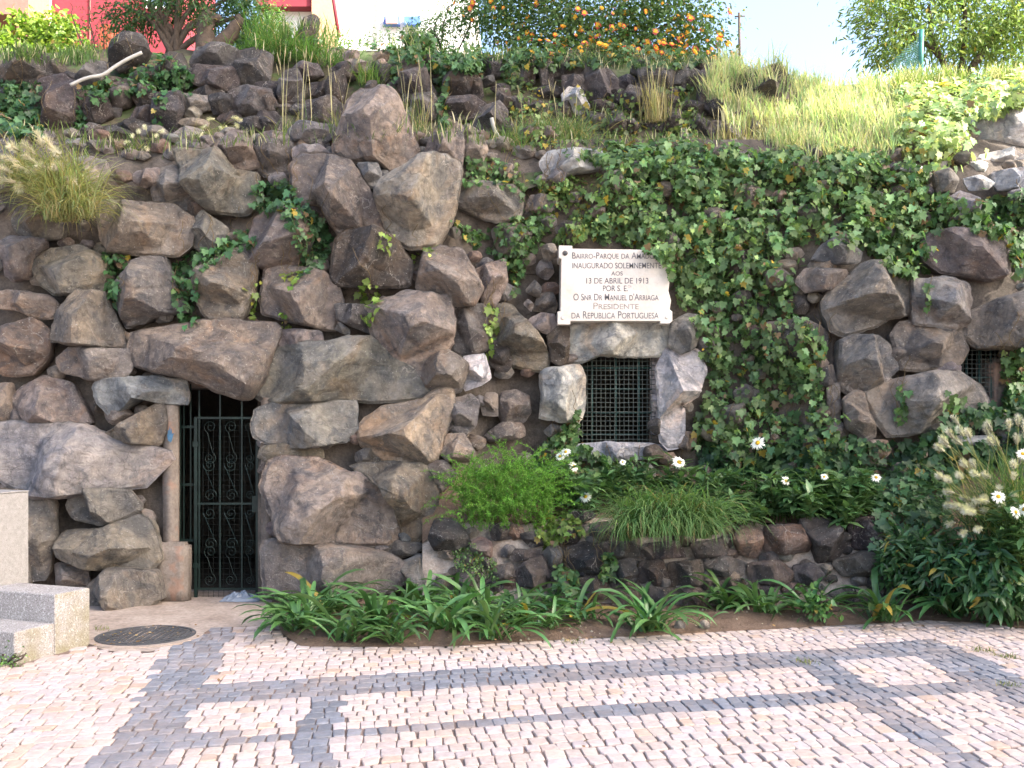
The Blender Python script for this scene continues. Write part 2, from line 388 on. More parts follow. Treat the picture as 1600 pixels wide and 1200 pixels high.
# ================================================================ ROCKS
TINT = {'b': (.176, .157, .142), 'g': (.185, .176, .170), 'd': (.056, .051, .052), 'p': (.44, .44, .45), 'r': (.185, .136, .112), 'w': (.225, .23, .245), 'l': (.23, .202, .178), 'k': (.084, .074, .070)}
def rock_geo(W, D, T, seed, nseg, nring, facets=9, rough=1.0, yaw=0):
    """W: outline (n,2) in x,z at depth D -> closed angular rock round that outline. Returns local verts, faces, centre"""
    r_ = np.random.default_rng(seed); W = np.asarray(W, float); n = len(W)
    c = np.zeros(2); A = 0
    for i in range(n):
        a, b = W[i], W[(i+1) % n]; cr = a[0]*b[1]-a[1]*b[0]; A += cr; c += (a+b)*cr
    c = c/(3*A); Q = W-c
    th = np.linspace(0, 2*math.pi, nseg, endpoint=False)
    rad = np.zeros(nseg)
    for k_, t in enumerate(th):
        d = np.array((math.cos(t), math.sin(t))); best = 0
        for i in range(n):
            a, b = Q[i], Q[(i+1) % n]; e = b-a; den = d[0]*e[1]-d[1]*e[0]
            if abs(den) < 1e-9: continue
            s = (a[0]*e[1]-a[1]*e[0])/den; u = (a[0]*d[1]-a[1]*d[0])/den
            if s > 0 and -1e-6 <= u <= 1+1e-6: best = max(best, s)
        rad[k_] = best if best > 0 else (rad[k_-1] if k_ else .1)
    rad = .9*rad+.05*(np.roll(rad, 1)+np.roll(rad, -1))
    size = math.sqrt(abs(A)/2)
    # front: a few broken planes that meet in ridges; steep sides; rough back
    Rm = rad.mean(); npl = int(r_.integers(5, 9)); a0 = r_.uniform(0, 6.28)
    pl = [(1.0, r_.uniform(.10, .38), r_.uniform(0, 6.28))]
    for q in range(npl):
        g_ = r_.uniform(.55, 2.0); pl.append((1.0+g_*r_.uniform(-.05, .48), g_, a0+q*6.283/npl+r_.normal(0, .45)))
    ncap = max(4, int(nring*.62)); sc_ = np.linspace(0, 1, ncap+1)[1:]**.85
    def cap(x, z): return np.min([h_-g_*(np.cos(a_)*x+np.sin(a_)*z)/Rm for h_, g_, a_ in pl], 0)
    rows = []
    for s in sc_:
        x = np.cos(th)*rad*s; z = np.sin(th)*rad*s; d = np.clip(cap(x, z), .12, 1.0)
        if s > .999: d = d*.80-.06; x = x*1.03; z = z*1.03
        rows.append(np.column_stack([x, -T*d, z]))
    for s, d in ((1.05, .05), (1.0, -.35), (.82, -.75), (.5, -.95)):
        rows.append(np.column_stack([np.cos(th)*rad*s, np.full(nseg, -T*d), np.sin(th)*rad*s]))
    V = np.vstack([[(0, -T*float(np.clip(cap(0., 0.), .12, 1)), 0)]]+rows+[[(0, T, 0)]])
    off = r_.uniform(-50, 50, 3); amp = size*.026*rough
    nr = V/(np.linalg.norm(V, axis=1)[:, None]+1e-6)
    f1 = 2.2/size; f2 = 6.5/size
    dsp = np.array([noise.noise(Vector(p*f1*.5+off))*amp*1.3+abs(noise.noise(Vector(p*f2*.5+off)))*amp*.75 for p in V])
    if nseg > 30:            # broken ledges and chips
        fx = 1.5/size
        for i_, p_ in enumerate(V):
            dd, pts_ = noise.voronoi(Vector(p_*fx+off)); h3 = noise.noise(pts_[0]*7.3)
            dsp[i_] += size*.05*h3*min(1, (dd[1]-dd[0])*9)+size*.018*noise.noise(Vector(p_*14/size+off))
    V = V+nr*dsp[:, None]
    F = [(0, 1+(k+1) % nseg, 1+k) for k in range(nseg)]
    m = len(rows)
    for j in range(m-1):
        a = 1+j*nseg
        F += [(a+k, a+(k+1) % nseg, a+nseg+(k+1) % nseg, a+nseg+k) for k in range(nseg)]
    a = 1+(m-1)*nseg; e = len(V)-1
    F += [(a+k, a+(k+1) % nseg, e) for k in range(nseg)]
    return V, F, np.array((c[0], D, c[1]))
def add_rock(name, poly, D, parent, t='b', seed=0, T=None, facets=9, rough=1.0, grow=1.055):
    W = np.array([P(x, y, D)[[0, 2]] for x, y in poly]); W = W.mean(0)+(W-W.mean(0))*grow
    ext = W.max(0)-W.min(0); sz = math.sqrt(ext[0]*ext[1])
    if T is None: T = max(.05, min(.55, .62*min(ext)))
    ns_, nr_ = (72, 36) if sz > .5 else (48, 24) if sz > .3 else (34, 16) if sz > .22 else (20, 8)
    V, F, c = rock_geo(W, D, T, seed, ns_, nr_, facets, rough)
    me = mk(name, V, F, M_ROCK); me.set_sharp_from_angle(angle=R(24))
    o = ob(name, me, parent, c)
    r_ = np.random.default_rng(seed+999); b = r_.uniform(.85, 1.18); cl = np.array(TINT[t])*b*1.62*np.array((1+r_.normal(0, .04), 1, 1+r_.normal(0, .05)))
    o.color = (*cl, 1); soup(V+c, F); return o
def Dw(x, y):
    L = np.interp(y, [200, 260, 600, 900, 980], [9.75, 9.5, 9.12, 8.92, 8.85])
    Mi = np.interp(y, [200, 260, 500, 750, 900], [10.1, 9.85, 9.6, 9.5, 9.45])
    Rr = np.interp(y, [200, 260, 450, 650, 900], [10.3, 9.8, 9.35, 9.2, 9.1])
    return float(np.interp(x, [690, 800, 1180, 1300], [L, Mi, Mi, Rr]))
FRONT = '''b|21,342 32,322 82,317 100,337 95,370 50,374 27,360
g|5,395 15,372 72,375 50,405 42,435 22,439 10,430
b|49,410 82,392 125,387 160,405 170,440 162,457 85,462 60,435
b|157,319 175,316 272,322 300,340 295,382 275,400 175,392 165,370
g|297,352 317,331 355,355 347,387 325,397 300,382
g|180,447 225,405 255,404 270,440 290,485 240,492 202,512 185,470
b|307,450 312,425 370,395 397,420 395,462 375,497 327,500 310,475
b|-12,460 15,454 75,462 87,475 82,497 60,499 25,485 -12,482
b|120,455 162,460 175,490 197,542 120,537 81,532 95,487
r|-4,540 10,512 50,499 77,520 72,562 50,582 10,585 -4,567
g|90,562 112,544 202,547 202,575 192,590 140,590 100,582
b|207,545 215,522 260,515 320,503 425,508 432,520 405,590 385,618 370,620 330,605 290,590 215,572
b|-8,205 0,195 22,202 22,217 -8,217
b|-8,225 40,215 105,230 110,262 60,290 -8,295
l|115,255 135,246 165,252 170,270 155,290 125,290
r|170,272 180,264 202,268 205,280 185,288
b|203,280 215,268 250,262 250,285 225,293
b|240,300 245,268 270,260 295,275 300,310 295,332 270,325 243,318
b|275,240 285,235 345,240 365,265 400,270 405,310 385,335 330,330 300,300
b|345,240 362,205 385,210 405,260 375,268 350,262
k|400,232 410,222 455,224 458,250 450,275 415,275 400,262
b|405,215 415,205 445,207 455,222 410,226
g|450,205 470,192 520,195 530,212 500,225 460,220
g|460,230 500,228 520,245 500,260 460,255
l|525,225 545,165 565,148 600,146 615,150 640,205 652,232 645,262 615,272 590,255 550,250 528,240
b|460,262 480,245 520,245 545,255 575,300 592,330 595,360 530,365 515,345 505,320 470,320 462,290
g|558,255 590,255 596,270 592,295 575,290
l|655,265 675,215 697,188 722,200 725,230 720,262 700,250 672,258
l|592,300 600,285 670,252 700,248 718,260 710,330 683,382 640,385 615,370 597,340
l|727,225 735,212 755,213 762,235 750,260 730,255
b|712,300 730,290 800,290 815,305 812,340 770,345 735,333 715,325
b|385,390 400,345 430,325 470,335 484,370 475,390 455,418 400,417 390,410
k|462,315 500,320 512,345 490,350 470,340
k|520,430 528,375 545,363 590,365 620,380 640,410 635,445 590,446 530,445 522,440
b|655,445 665,400 690,390 720,393 740,420 752,450 740,475 700,475 660,460
l|742,425 765,412 790,405 792,440 775,475 755,475
b|412,470 420,425 440,419 500,425 525,445 530,470 520,515 470,505 415,490
b|572,487 600,475 640,460 700,465 705,500 707,535 695,548 650,570 625,570 600,555 585,515
k|525,475 570,478 590,520 575,520 530,500
k|704,480 758,477 760,540 750,553 710,550
g|523,515 530,503 547,515 545,525
b|430,525 440,515 500,517 503,535 460,547 438,542
g|395,600 405,560 425,545 530,535 580,533 600,550 605,560 640,575 662,600 662,620 600,625 420,628 400,615
b|645,570 700,548 730,570 720,610 690,620 665,600
p|725,560 757,555 765,590 750,600 725,610
b|760,480 800,480 835,520 857,555 850,580 800,570 765,530
k|760,535 790,532 800,570 790,582 762,570
g|838,420 845,407 860,407 865,425 855,437 840,430
b|820,455 835,438 847,450 842,465
b|818,475 825,467 834,475 830,487
b|833,485 842,460 862,455 870,475 868,490
g|827,500 845,490 865,492 870,515 855,522 835,515
b|845,385 865,380 872,400 850,407
p|890,510 940,503 1045,505 1045,530 1035,555 1000,557 960,556 938,555 920,565 892,567 885,545
k|855,525 872,510 890,512 888,560 875,572 862,560
p|845,585 860,578 905,573 912,590 912,630 905,655 880,658 845,650 848,620
g|1045,540 1050,505 1075,492 1097,497 1085,540 1065,552
g|1087,530 1095,515 1110,515 1115,550 1100,560
p|1026,580 1040,550 1090,550 1103,580 1090,620 1070,635 1070,690 1045,695 1030,680 1030,640
w|400,660 405,640 440,628 500,632 550,628 552,670 540,690 500,697 460,700 420,690 402,680
l|563,670 575,655 600,635 660,622 690,607 705,615 705,640 695,665 680,710 665,722 605,722 570,695
g|700,625 735,618 748,630 742,665 725,678 700,670
b|752,635 760,615 777,615 778,650 755,648
b|778,640 785,615 805,610 825,620 828,645 815,662 785,660
b|757,680 785,660 815,662 820,680 800,688 765,690
g|682,700 690,680 725,678 738,700 740,720 700,720
k|655,725 665,720 695,720 712,740 700,758 682,757 675,740
b|407,715 412,697 440,693 500,700 503,715 470,722 430,722
l|418,760 430,725 450,719 500,722 540,740 600,755 620,780 625,810 610,848 540,848 450,840 435,810
b|545,735 570,725 655,724 675,735 682,770 675,805 655,840 628,840 620,790 600,760
g|417,855 425,842 470,850 545,855 600,865 625,880 630,905 600,925 520,930 420,925
b|600,860 620,845 665,850 650,865 625,872
g|625,880 650,868 680,868 695,900 680,930 640,930
b|20,625 40,605 70,590 110,600 130,640 140,660 80,663 45,658 25,640
b|-12,602 18,600 20,655 -12,660
w|150,605 160,592 250,590 285,595 290,615 288,633 250,630 220,622 180,650 160,630
b|155,682 200,660 240,632 255,635 258,660 250,695 215,692 170,688
w|-12,668 30,663 100,665 135,668 180,690 210,695 255,700 262,720 240,735 225,757 170,765 80,770 40,765 -12,735
g|105,790 115,770 150,763 200,765 220,795 190,810 155,818 115,810
l|95,850 110,830 165,828 215,803 232,815 240,840 247,870 230,890 200,895 150,885 100,870
b|40,785 85,778 85,840 75,900 45,905
b|140,915 170,890 240,895 250,935 215,960 185,977 145,970
b|-10,770 40,772 45,900 40,930 -10,930
b|88,880 135,885 140,915 90,915
g|1270,405 1285,385 1310,370 1345,395 1340,410 1310,412
b|1245,440 1260,420 1320,422 1325,440 1290,455 1260,455
b|1195,425 1220,418 1235,430 1230,448 1200,450
b|1288,475 1300,455 1345,415 1380,412 1420,425 1422,465 1420,493 1385,497 1350,515 1320,522 1300,515 1292,490
g|1428,440 1475,435 1510,443 1517,470 1510,505 1490,512 1430,505
b|1440,385 1460,365 1530,358 1570,362 1577,400 1568,430 1540,440 1470,425 1450,410
b|1512,490 1550,475 1610,455 1620,500 1615,555 1570,545 1530,540 1510,525
g|1310,590 1315,535 1330,525 1370,527 1385,540 1400,575 1370,605 1330,615 1312,605
l|1395,525 1410,505 1450,507 1500,513 1507,545 1495,570 1440,577 1410,575
g|1350,615 1380,600 1450,585 1495,585 1525,605 1540,635 1530,660 1470,670 1390,678 1370,650
b|1318,625 1335,612 1350,615 1368,680 1350,685 1325,670
b|1332,690 1385,688 1392,705 1370,722 1345,715
k|1195,505 1250,500 1290,520 1285,555 1230,560 1200,545
b|1272,580 1300,570 1308,600 1275,605
b|1292,605 1312,600 1312,660 1295,665
g|1470,320 1500,300 1530,310 1530,345 1490,350
p|1405,265 1425,258 1450,262 1445,272
b|1460,270 1480,265 1495,280 1490,300 1465,300
p|1505,280 1530,275 1555,285 1540,297 1515,297
p|1550,270 1605,262 1610,295 1560,297
p|845,255 860,238 905,232 945,238 945,262 900,268 860,280
g|855,280 870,262 885,270 880,288
b|935,300 945,275 965,265 975,280 965,300
b|820,330 830,305 855,305 870,315 860,330
b|922,335 930,320 945,325 943,345
b|1560,660 1610,650 1615,720 1570,720
k|1120,400 1170,390 1190,420 1150,440
b|1115,640 1160,630 1170,670 1125,680
g|1580,300 1625,290 1630,350 1585,355
b|770,360 800,345 830,360 820,400 780,400'''
wall_root = empty('rockery_wall', P(700, 930, 9.0), 'tall grotto wall of stacked brown basalt boulders around the gate and windows', 'rock wall')
FP = []
for i, ln in enumerate(FRONT.split('\n')):
    t, s = ln.split('|'); poly = pp(s); FP.append(poly)
    cx = sum(q[0] for q in poly)/len(poly); cy = sum(q[1] for q in poly)/len(poly)
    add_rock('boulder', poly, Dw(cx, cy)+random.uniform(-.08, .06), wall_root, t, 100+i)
DOOR = pp('272,590 408,590 408,945 272,945'); WIN1 = pp('903,555 1020,555 1020,698 903,698'); WIN2 = pp('1498,545 1562,545 1562,685 1498,685')
# mortar core behind the boulders
gx = np.arange(-260, 1900, 13.); gy = np.arange(218, 985, 13.)
V = []; w = len(gx)
for y in gy:
    for x in gx:
        D = Dw(x, y)+.20+.05*nz(x*.02, y*.02)+.03*nz(x*.07, y*.07, 3); V.append(P(x, y, D))
GX, GY = np.meshgrid(gx[:-1]+6.5, gy[:-1]+6.5)
hole = inpoly(GX, GY, DOOR) | inpoly(GX, GY, WIN1) | inpoly(GX, GY, WIN2)
F = [(j*w+i, (j+1)*w+i, (j+1)*w+i+1, j*w+i+1) for j in range(len(gy)-1) for i in range(w-1) if not hole[j, i]]
part('mortar_core', V, F, M_MORTAR, wall_root); soup(V, F)
# small wedging stones in the joints
allp = FP+[DOOR, WIN1, WIN2, pp('868,380 1055,380 1055,512 868,512'), pp('240,600 300,600 300,945 240,945')]
cand = 0; placed = []
while len(placed) < 175 and cand < 9000:
    cand += 1; x = random.uniform(-10, 1610); y = random.uniform(235, 930)
    if x > 700 and y > 760: continue
    if any(inpoly(x, y, p) for p in allp): continue
    r = random.uniform(7, 17)
    if any((x-a)**2+(y-b)**2 < (.8*(r+c))**2 for a, b, c in placed): continue
    placed.append((x, y, r)); n = random.randint(5, 7); a0 = random.random()*6
    poly = [(x+r*random.uniform(.8, 1.25)*1.15*math.cos(a0+k*6.283/n), y+r*random.uniform(.7, 1.1)*math.sin(a0+k*6.283/n)) for k in range(n)]
    add_rock('stone', poly, Dw(x, y)+.05, wall_root, random.choice('bbgkrl'), 2000+len(placed), facets=6)

UPPER = '''k|-8,122 30,92 65,83 78,95 85,110 70,125 40,128 10,128
d|60,160 65,130 100,122 115,135 120,180 110,215 70,215
k|78,95 95,92 103,110 98,122 82,115
d|118,130 130,108 145,97 163,100 165,125 145,138
d|172,100 180,75 195,60 220,58 228,80 215,95 190,110
d|133,165 140,150 165,152 172,180 155,190 135,185
k|172,155 180,132 200,126 210,140 200,165 180,170
d|207,150 215,135 240,135 243,160 220,167
d|205,185 215,170 240,168 243,190 220,198
d|250,110 265,88 285,88 293,115 285,140 262,145
d|300,95 310,75 350,72 368,80 370,105 305,105
k|303,120 308,103 365,107 368,135 350,140 308,132
d|370,110 375,85 400,80 415,100 410,140 375,135
d|245,150 280,148 285,175 270,215 245,210
k|362,145 380,138 420,142 425,175 400,180 360,172
l|285,155 290,148 325,152 330,170 290,178
g|288,182 300,165 315,175 310,185
l|275,195 290,185 325,188 325,198
g|272,210 285,200 315,205 310,225 275,225
d|122,205 140,195 158,198 155,220 130,222
d|158,200 180,198 205,208 200,225 165,222
d|328,150 360,150 360,175 335,178
d|372,190 390,184 420,190 415,210 385,212
k|395,90 410,82 425,90 420,130 400,140
k|437,145 445,115 465,110 475,140 470,160 440,160
d|510,140 515,118 535,110 540,130 535,160 515,160
k|472,180 480,160 520,158 545,175 540,195 500,197 475,190
d|400,195 408,178 430,176 448,195 440,207 405,207
k|397,160 420,145 435,165 420,175
l|537,85 545,78 560,80 560,92 540,93
l|583,88 590,80 607,82 605,94 585,94
l|535,100 550,93 580,100 580,112 550,112
l|580,98 600,93 608,108 590,112
b|635,75 640,57 665,62 677,78 655,82
k|622,145 630,105 645,82 655,90 672,130 682,150 650,150
k|658,92 670,86 683,98 675,108
k|695,145 700,105 720,92 737,98 742,135 730,152 705,152
k|735,120 750,115 755,150 740,155
k|755,122 770,117 773,130 757,135
k|643,180 648,150 675,147 690,170 680,185 655,190
k|697,175 705,155 740,152 758,165 745,185 710,187
k|740,195 755,170 780,160 792,175 785,205 755,212
k|775,140 795,140 800,165 780,170
k|570,145 575,127 588,127 588,145
k|815,125 815,95 825,85 836,95 835,130
k|840,95 855,88 865,100 862,135 850,140
d|860,95 893,92 895,120 865,120
k|895,100 905,88 918,95 915,118 897,118
k|915,150 918,100 925,93 945,105 962,125 963,145 935,155
k|975,150 985,135 1000,140 1008,165 995,180 978,165
k|1010,145 1030,140 1042,160 1030,185 1012,180
k|1043,145 1058,140 1062,165 1045,172
p|880,150 890,138 905,142 920,165 905,178 882,165
k|948,190 958,175 970,178 980,205 965,215 950,210
k|980,190 990,185 998,200 985,207
k|1040,195 1048,175 1062,172 1070,195 1055,203
k|1083,190 1090,177 1103,190 1100,200 1085,200
k|1092,130 1095,115 1120,113 1128,125 1130,160 1115,180 1095,175
k|1100,165 1115,148 1135,148 1142,175 1125,185
k|1108,205 1115,190 1140,188 1160,205 1155,218 1115,220
k|1135,235 1142,220 1165,217 1185,225 1180,240
k|1170,160 1180,130 1195,110 1215,105 1230,125 1228,155 1200,160 1175,180
k|1160,200 1175,183 1195,190 1198,208 1175,212
k|1060,215 1067,200 1076,210 1074,226 1063,226
k|540,170 560,150 600,150 610,190 560,195
k|590,150 615,150 620,180 600,185
k|880,120 910,118 912,150 885,148
k|1000,110 1060,105 1065,140 1005,138
p|1500,230 1520,195 1560,175 1605,160 1615,250 1560,262 1520,258
p|1525,235 1545,205 1575,205 1580,240 1545,262
p|1575,215 1610,205 1620,250 1590,258
p|1488,264 1530,255 1560,262 1555,284 1500,286
l|1552,260 1612,250 1618,276 1560,282
p|1440,262 1480,254 1492,272 1450,278
p|1530,244 1580,232 1604,250 1550,260
l|1485,248 1520,240 1530,256 1495,262'''
up_root = empty('terrace_rockery', P(600, 220, 11.3), 'dark basalt rock bank with tufts of grass above the grotto wall', 'rock wall')
def Du(y): return float(np.interp(y, [40, 90, 230, 270], [12.35, 12.0, 11.08, 10.75]))
for i, ln in enumerate(UPPER.split('\n')):
    t, s = ln.split('|'); poly = pp(s)
    cx = sum(q[0] for q in poly)/len(poly); cy = sum(q[1] for q in poly)/len(poly); D = Du(cy)
    if cx > 1430: D = 10.7 if cy < 240 else 10.1
    c = P(cx, cy, D)
    add_rock('boulder', poly, D, up_root, t, 5000+i, grow=1.14)
UPL = [pp(l.split('|')[1]) for l in UPPER.split('\n')]; pl3 = []; cand = 0
while len(pl3) < 110 and cand < 6000:
    cand += 1
    if random.random() < .25: x = random.uniform(-10, 1190); y = random.uniform(105, 205); D = Du(y)+.12; r = random.uniform(13, 25); t = random.choice('kdd')
    else: x = random.choice((random.uniform(-10, 860), random.uniform(1380, 1610))); y = random.uniform(205, 245); D = Dw(x, y)+.15; r = random.uniform(8, 17); t = random.choice('glbbr')
    if any(inpoly(x, y, p) for p in UPL) or any(inpoly(x, y, p) for p in FP): continue
    if any((x-a)**2+(y-b)**2 < (.75*(r+c))**2 for a, b, c in pl3): continue
    pl3.append((x, y, r)); n = random.randint(5, 7); a0 = random.random()*6
    add_rock('stone', [(x+r*random.uniform(.8, 1.25)*1.25*math.cos(a0+k*6.283/n), y+r*random.uniform(.7, 1.1)*.8*math.sin(a0+k*6.283/n)) for k in range(n)], D, up_root, t, 11000+len(pl3))
for s, lab in (('438,60 440,42 450,38 455,55 452,76 440,76', 'small dark upright stone on the terrace grass, left of the taller one'),
               ('465,62 475,30 490,25 498,32 492,65 485,80 466,78', 'taller dark upright stone leaning on the terrace grass')):
    poly = pp(s); o = add_rock('standing_stone', poly, 12.6, None, 'k', int(poly[0][0])); tag(o, lab, 'stone', 'standing stones on the terrace')
# low planter wall
LOW = '''d|890,805 900,796 925,798 932,808 910,816
d|868,835 875,822 900,820 910,835 900,848 878,850
d|850,865 855,855 870,850 880,862 875,880 858,882
d|882,870 890,855 915,848 945,855 948,880 930,895 895,890
k|805,895 820,880 845,870 853,885 853,915 810,915
k|795,870 805,858 845,860 840,872 800,878
r|1145,840 1160,822 1185,825 1192,850 1180,870 1155,865
r|1190,835 1200,822 1250,820 1265,835 1262,860 1230,865 1200,862
d|1250,815 1265,810 1295,812 1310,825 1320,850 1305,872 1275,875 1268,850
d|1325,820 1335,810 1370,808 1385,815 1392,845 1380,860 1335,855
d|1000,880 1035,875 1045,905 1030,915 1000,910
k|1100,880 1130,868 1165,880 1160,900 1110,900
d|950,880 990,872 997,900 990,915 955,920
k|1045,880 1095,875 1098,910 1050,915
k|1170,880 1215,875 1240,895 1230,912 1175,910
k|1240,885 1270,880 1290,900 1270,915 1245,910
r|1065,920 1090,918 1115,935 1100,950 1070,948
k|770,885 800,880 805,905 775,910
k|1300,878 1350,862 1385,870 1380,895 1320,900
d|672,840 680,812 710,812 730,835 735,850 705,862 680,858
r|735,850 750,838 768,848 768,870 750,878 738,872
k|715,890 745,885 760,905 740,925 715,920
k|860,895 890,895 900,925 865,925
k|905,905 945,900 950,935 910,935
k|955,925 1000,922 1010,945 960,950
k|1015,918 1055,920 1055,945 1020,945
k|1120,910 1160,905 1170,935 1125,940
k|1175,918 1215,915 1220,940 1180,940
k|1400,850 1440,840 1460,870 1440,890 1405,885
k|1460,860 1500,850 1520,880 1500,895 1465,890
k|950,850 990,845 1000,868 960,875
k|1010,850 1060,845 1070,870 1020,872
k|1080,848 1130,842 1140,865 1090,872
k|810,835 845,828 860,848 830,855
k|765,820 800,815 805,840 770,845
k|920,820 950,815 955,842 925,845'''
low_root = empty('planter_wall', G(1000, 945), 'low dark rubble planter wall holding the flower bed below the plaque', 'wall')
def Dl(x, y): return float(np.interp(y, [800, 940], [8.78, 8.55]))+float(np.interp(x, [660, 760], [.06, 0]))
for i, ln in enumerate(LOW.split('\n')):
    t, s = ln.split('|'); poly = pp(s)
    cx = sum(q[0] for q in poly)/len(poly); cy = sum(q[1] for q in poly)/len(poly)
    add_rock('stone', poly, Dl(cx, cy), low_root, t, 7000+i, facets=7, rough=.7)
LP = [pp(l.split('|')[1]) for l in LOW.split('\n')]; pl2 = []; cand = 0
while len(pl2) < 90 and cand < 6000:
    cand += 1; x = random.uniform(680, 1500); y = random.uniform(818, 948)
    if any(inpoly(x, y, p) for p in LP): continue
    r = random.uniform(7, 15)
    if any((x-a)**2+(y-b)**2 < (.85*(r+c))**2 for a, b, c in pl2): continue
    pl2.append((x, y, r)); n = random.randint(5, 7); a0 = random.random()*6
    add_rock('stone', [(x+r*random.uniform(.8, 1.25)*1.2*math.cos(a0+k*6.283/n), y+r*random.uniform(.7, 1.1)*math.sin(a0+k*6.283/n)) for k in range(n)], Dl(x, y)+.03, low_root, random.choice('kkdbrg'), 8000+len(pl2))
# its mortar body and the earth it holds
gx = np.arange(660, 1800, 13.); top = lambda x: float(np.interp(x, [660, 690, 740, 800, 900, 1150, 1400, 1500], [850, 822, 812, 822, 806, 822, 818, 850]))
V = []; rows = 11; w = len(gx)
for j in range(rows):
    for x in gx:
        y = top(x)+(960-top(x))*j/(rows-1); V.append(P(x, y, Dl(x, y)+.07+.035*nz(x*.03, y*.03)+(.05 if j == 0 else 0)))
F = [(j*w+i, (j+1)*w+i, (j+1)*w+i+1, j*w+i+1) for j in range(rows-1) for i in range(w-1)]
part('mortar_body', V, F, simple_noise_mat('rubble_mortar', (.26, .20, .165), (.48, .41, .35), 6, .95, .8, .02, 25, ((.09, .08, .07), 4, .6, .6), True), low_root); soup(V, F)
V = []
rows = 8
for j in range(rows):
    for x in gx:
        a = P(x, top(x), Dl(x, top(x))+.10); b = P(x, 735, Dw(x, 735)+.16); t = j/(rows-1); q = a*(1-t)+b*t
        q[2] += .04*nz(q[0]*3, q[1]*3); V.append(q)
F = [(j*w+i, (j+1)*w+i, (j+1)*w+i+1, j*w+i+1) for j in range(rows-1) for i in range(w-1)]
V = np.array(V); o = part('flower_bed', V, [f[::-1] for f in F], M_SOIL); tag(o, kind='structure'); soup(V, F)

# ================================================================ DOORWAY, GATE, WINDOWS
mb = MB()
x0, x1, y0, y1, z0, z1 = -4.6, 6.2, 9.86, 12.6, -.02, 3.1
V = [(x, y, z) for z in (z0, z1) for y in (y0, y1) for x in (x0, x1)]
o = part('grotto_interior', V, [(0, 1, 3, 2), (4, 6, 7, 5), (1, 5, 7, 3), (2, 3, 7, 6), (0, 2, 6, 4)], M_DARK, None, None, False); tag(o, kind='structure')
def rough_box(name, pa, pb, D0, D1, m, parent, amp=.012, cell=.06):
    """masonry block between two pixels of its front face, D0 front, D1 back, uneven faces"""
    a = P(*pa, D0); b = P(*pb, D0); xa, xb = a[0], b[0]; za, zb = b[2], a[2]
    import bmesh
    bm = bmesh.new(); bmesh.ops.create_cube(bm, size=1)
    S = (xb-xa, D1-D0, zb-za)
    for v in bm.verts: v.co = Vector((v.co.x*S[0], v.co.y*S[1], v.co.z*S[2]))
    n = max(2, min(12, int(max(S)/cell)))
    bmesh.ops.bevel(bm, geom=list(bm.edges), offset=min(.03, min(S)*.2), segments=2, affect='EDGES')
    bmesh.ops.subdivide_edges(bm, edges=[e for e in bm.edges if e.calc_length() > cell*1.6], cuts=n//2, use_grid_fill=True)
    c = Vector(((xa+xb)/2, (D0+D1)/2, (za+zb)/2))
    for v in bm.verts: v.co += v.co.normalized()*amp*(noise.noise((v.co+c)*5)+.6*noise.noise((v.co+c)*14))
    me = bpy.data.meshes.new(name); bm.to_mesh(me); bm.free(); me.materials.append(m)
    for p in me.polygons: p.use_smooth = True
    return ob(name, me, parent, c)
rough_box('door_jamb', (253, 628), (276, 945), 9.06, 9.17, M_PLASTER, wall_root)
rough_box('jamb_base', (240, 848), (292, 945), 8.98, 9.14, M_PLASTER, wall_root)
rough_box('door_jamb', (407, 618), (428, 945), 9.12, 9.7, M_PLASTER, wall_root)
rough_box('door_lintel', (270, 560), (425, 606), 9.30, 9.8, M_PLASTER, wall_root)
for q_, D_, sd_q in (('1016,552 1036,548 1044,600 1036,650 1044,708 1015,706 1018,640', 9.74, 1), ('893,696 950,691 1030,694 1038,714 960,720 897,718', 9.62, 2), ('888,560 904,556 906,630 903,700 888,700', 9.76, 3)):
    add_rock('window_trim_stone', pp(q_), D_, wall_root, 'p', 12000+sd_q, T=.16)
rough_box('window_reveal', (1548, 560), (1600, 690), 9.45, 9.8, M_PLASTER, wall_root, .05, .04)
rough_box('window_sill', (1490, 680), (1600, 700), 9.22, 9.6, M_PALE, wall_root, .02)
# blue paint smudge on the jamb
mb = MB(); c0 = P(266, 680, 9.03)
pts = [c0+np.array((math.cos(a)*.026*(1+1.1*nz(a*2.3)), .0, math.sin(a)*.06*(1+1.2*nz(a*2.9, 4)))) for a in np.linspace(0, 6.28, 24, endpoint=False)]
mb.add([c0]+pts, [(0, 1+(i+1) % 24, 1+i) for i in range(24)]); mb.build('paint_smudge', paint_mat('blue_paint', (.05, .12, .20), .8), wall_root, False)

GD = 9.22
gate = empty('iron_gate', P(350, 935, GD), 'dark green wrought iron gate with scrolls and wire mesh in the cave doorway', 'gate')
def gp(x, y, d=0.): return P(x, y, GD+d)
def bar(name, a, b, w=.011, parent=gate, d=0., m=None, t=None):
    a = gp(*a, d); b = gp(*b, d); mb = MB(); t = t or w
    lo = np.minimum(a, b); hi = np.maximum(a, b)
    mb.box(lo[0]-w, hi[0]+w, GD+d-t*.6, GD+d+t*.6, lo[2]-(w if abs(a[2]-b[2]) < .01 else 0), hi[2]+(w if abs(a[2]-b[2]) < .01 else 0)); return mb.build(name, m or M_IRON, parent, False)
for x, y0, y1, w in ((306, 652, 936, .014), (344, 600, 920, .007), (378, 600, 920, .007), (311.5, 610, 920, .007), (402, 652, 936, .012)): bar('upright', (x, y0), (x, y1), w)
for y, w in ((653, .010), (787, .009), (920, .010)): bar('rail', (306, y), (402, y), w, d=.004)
for x in (282, 287.5, 298): bar('side_bar', (x, 600), (x, 846), .006, d=.03)
for y in (667, 757, 844): bar('side_rail', (280, y), (301, y), .012, d=.035)
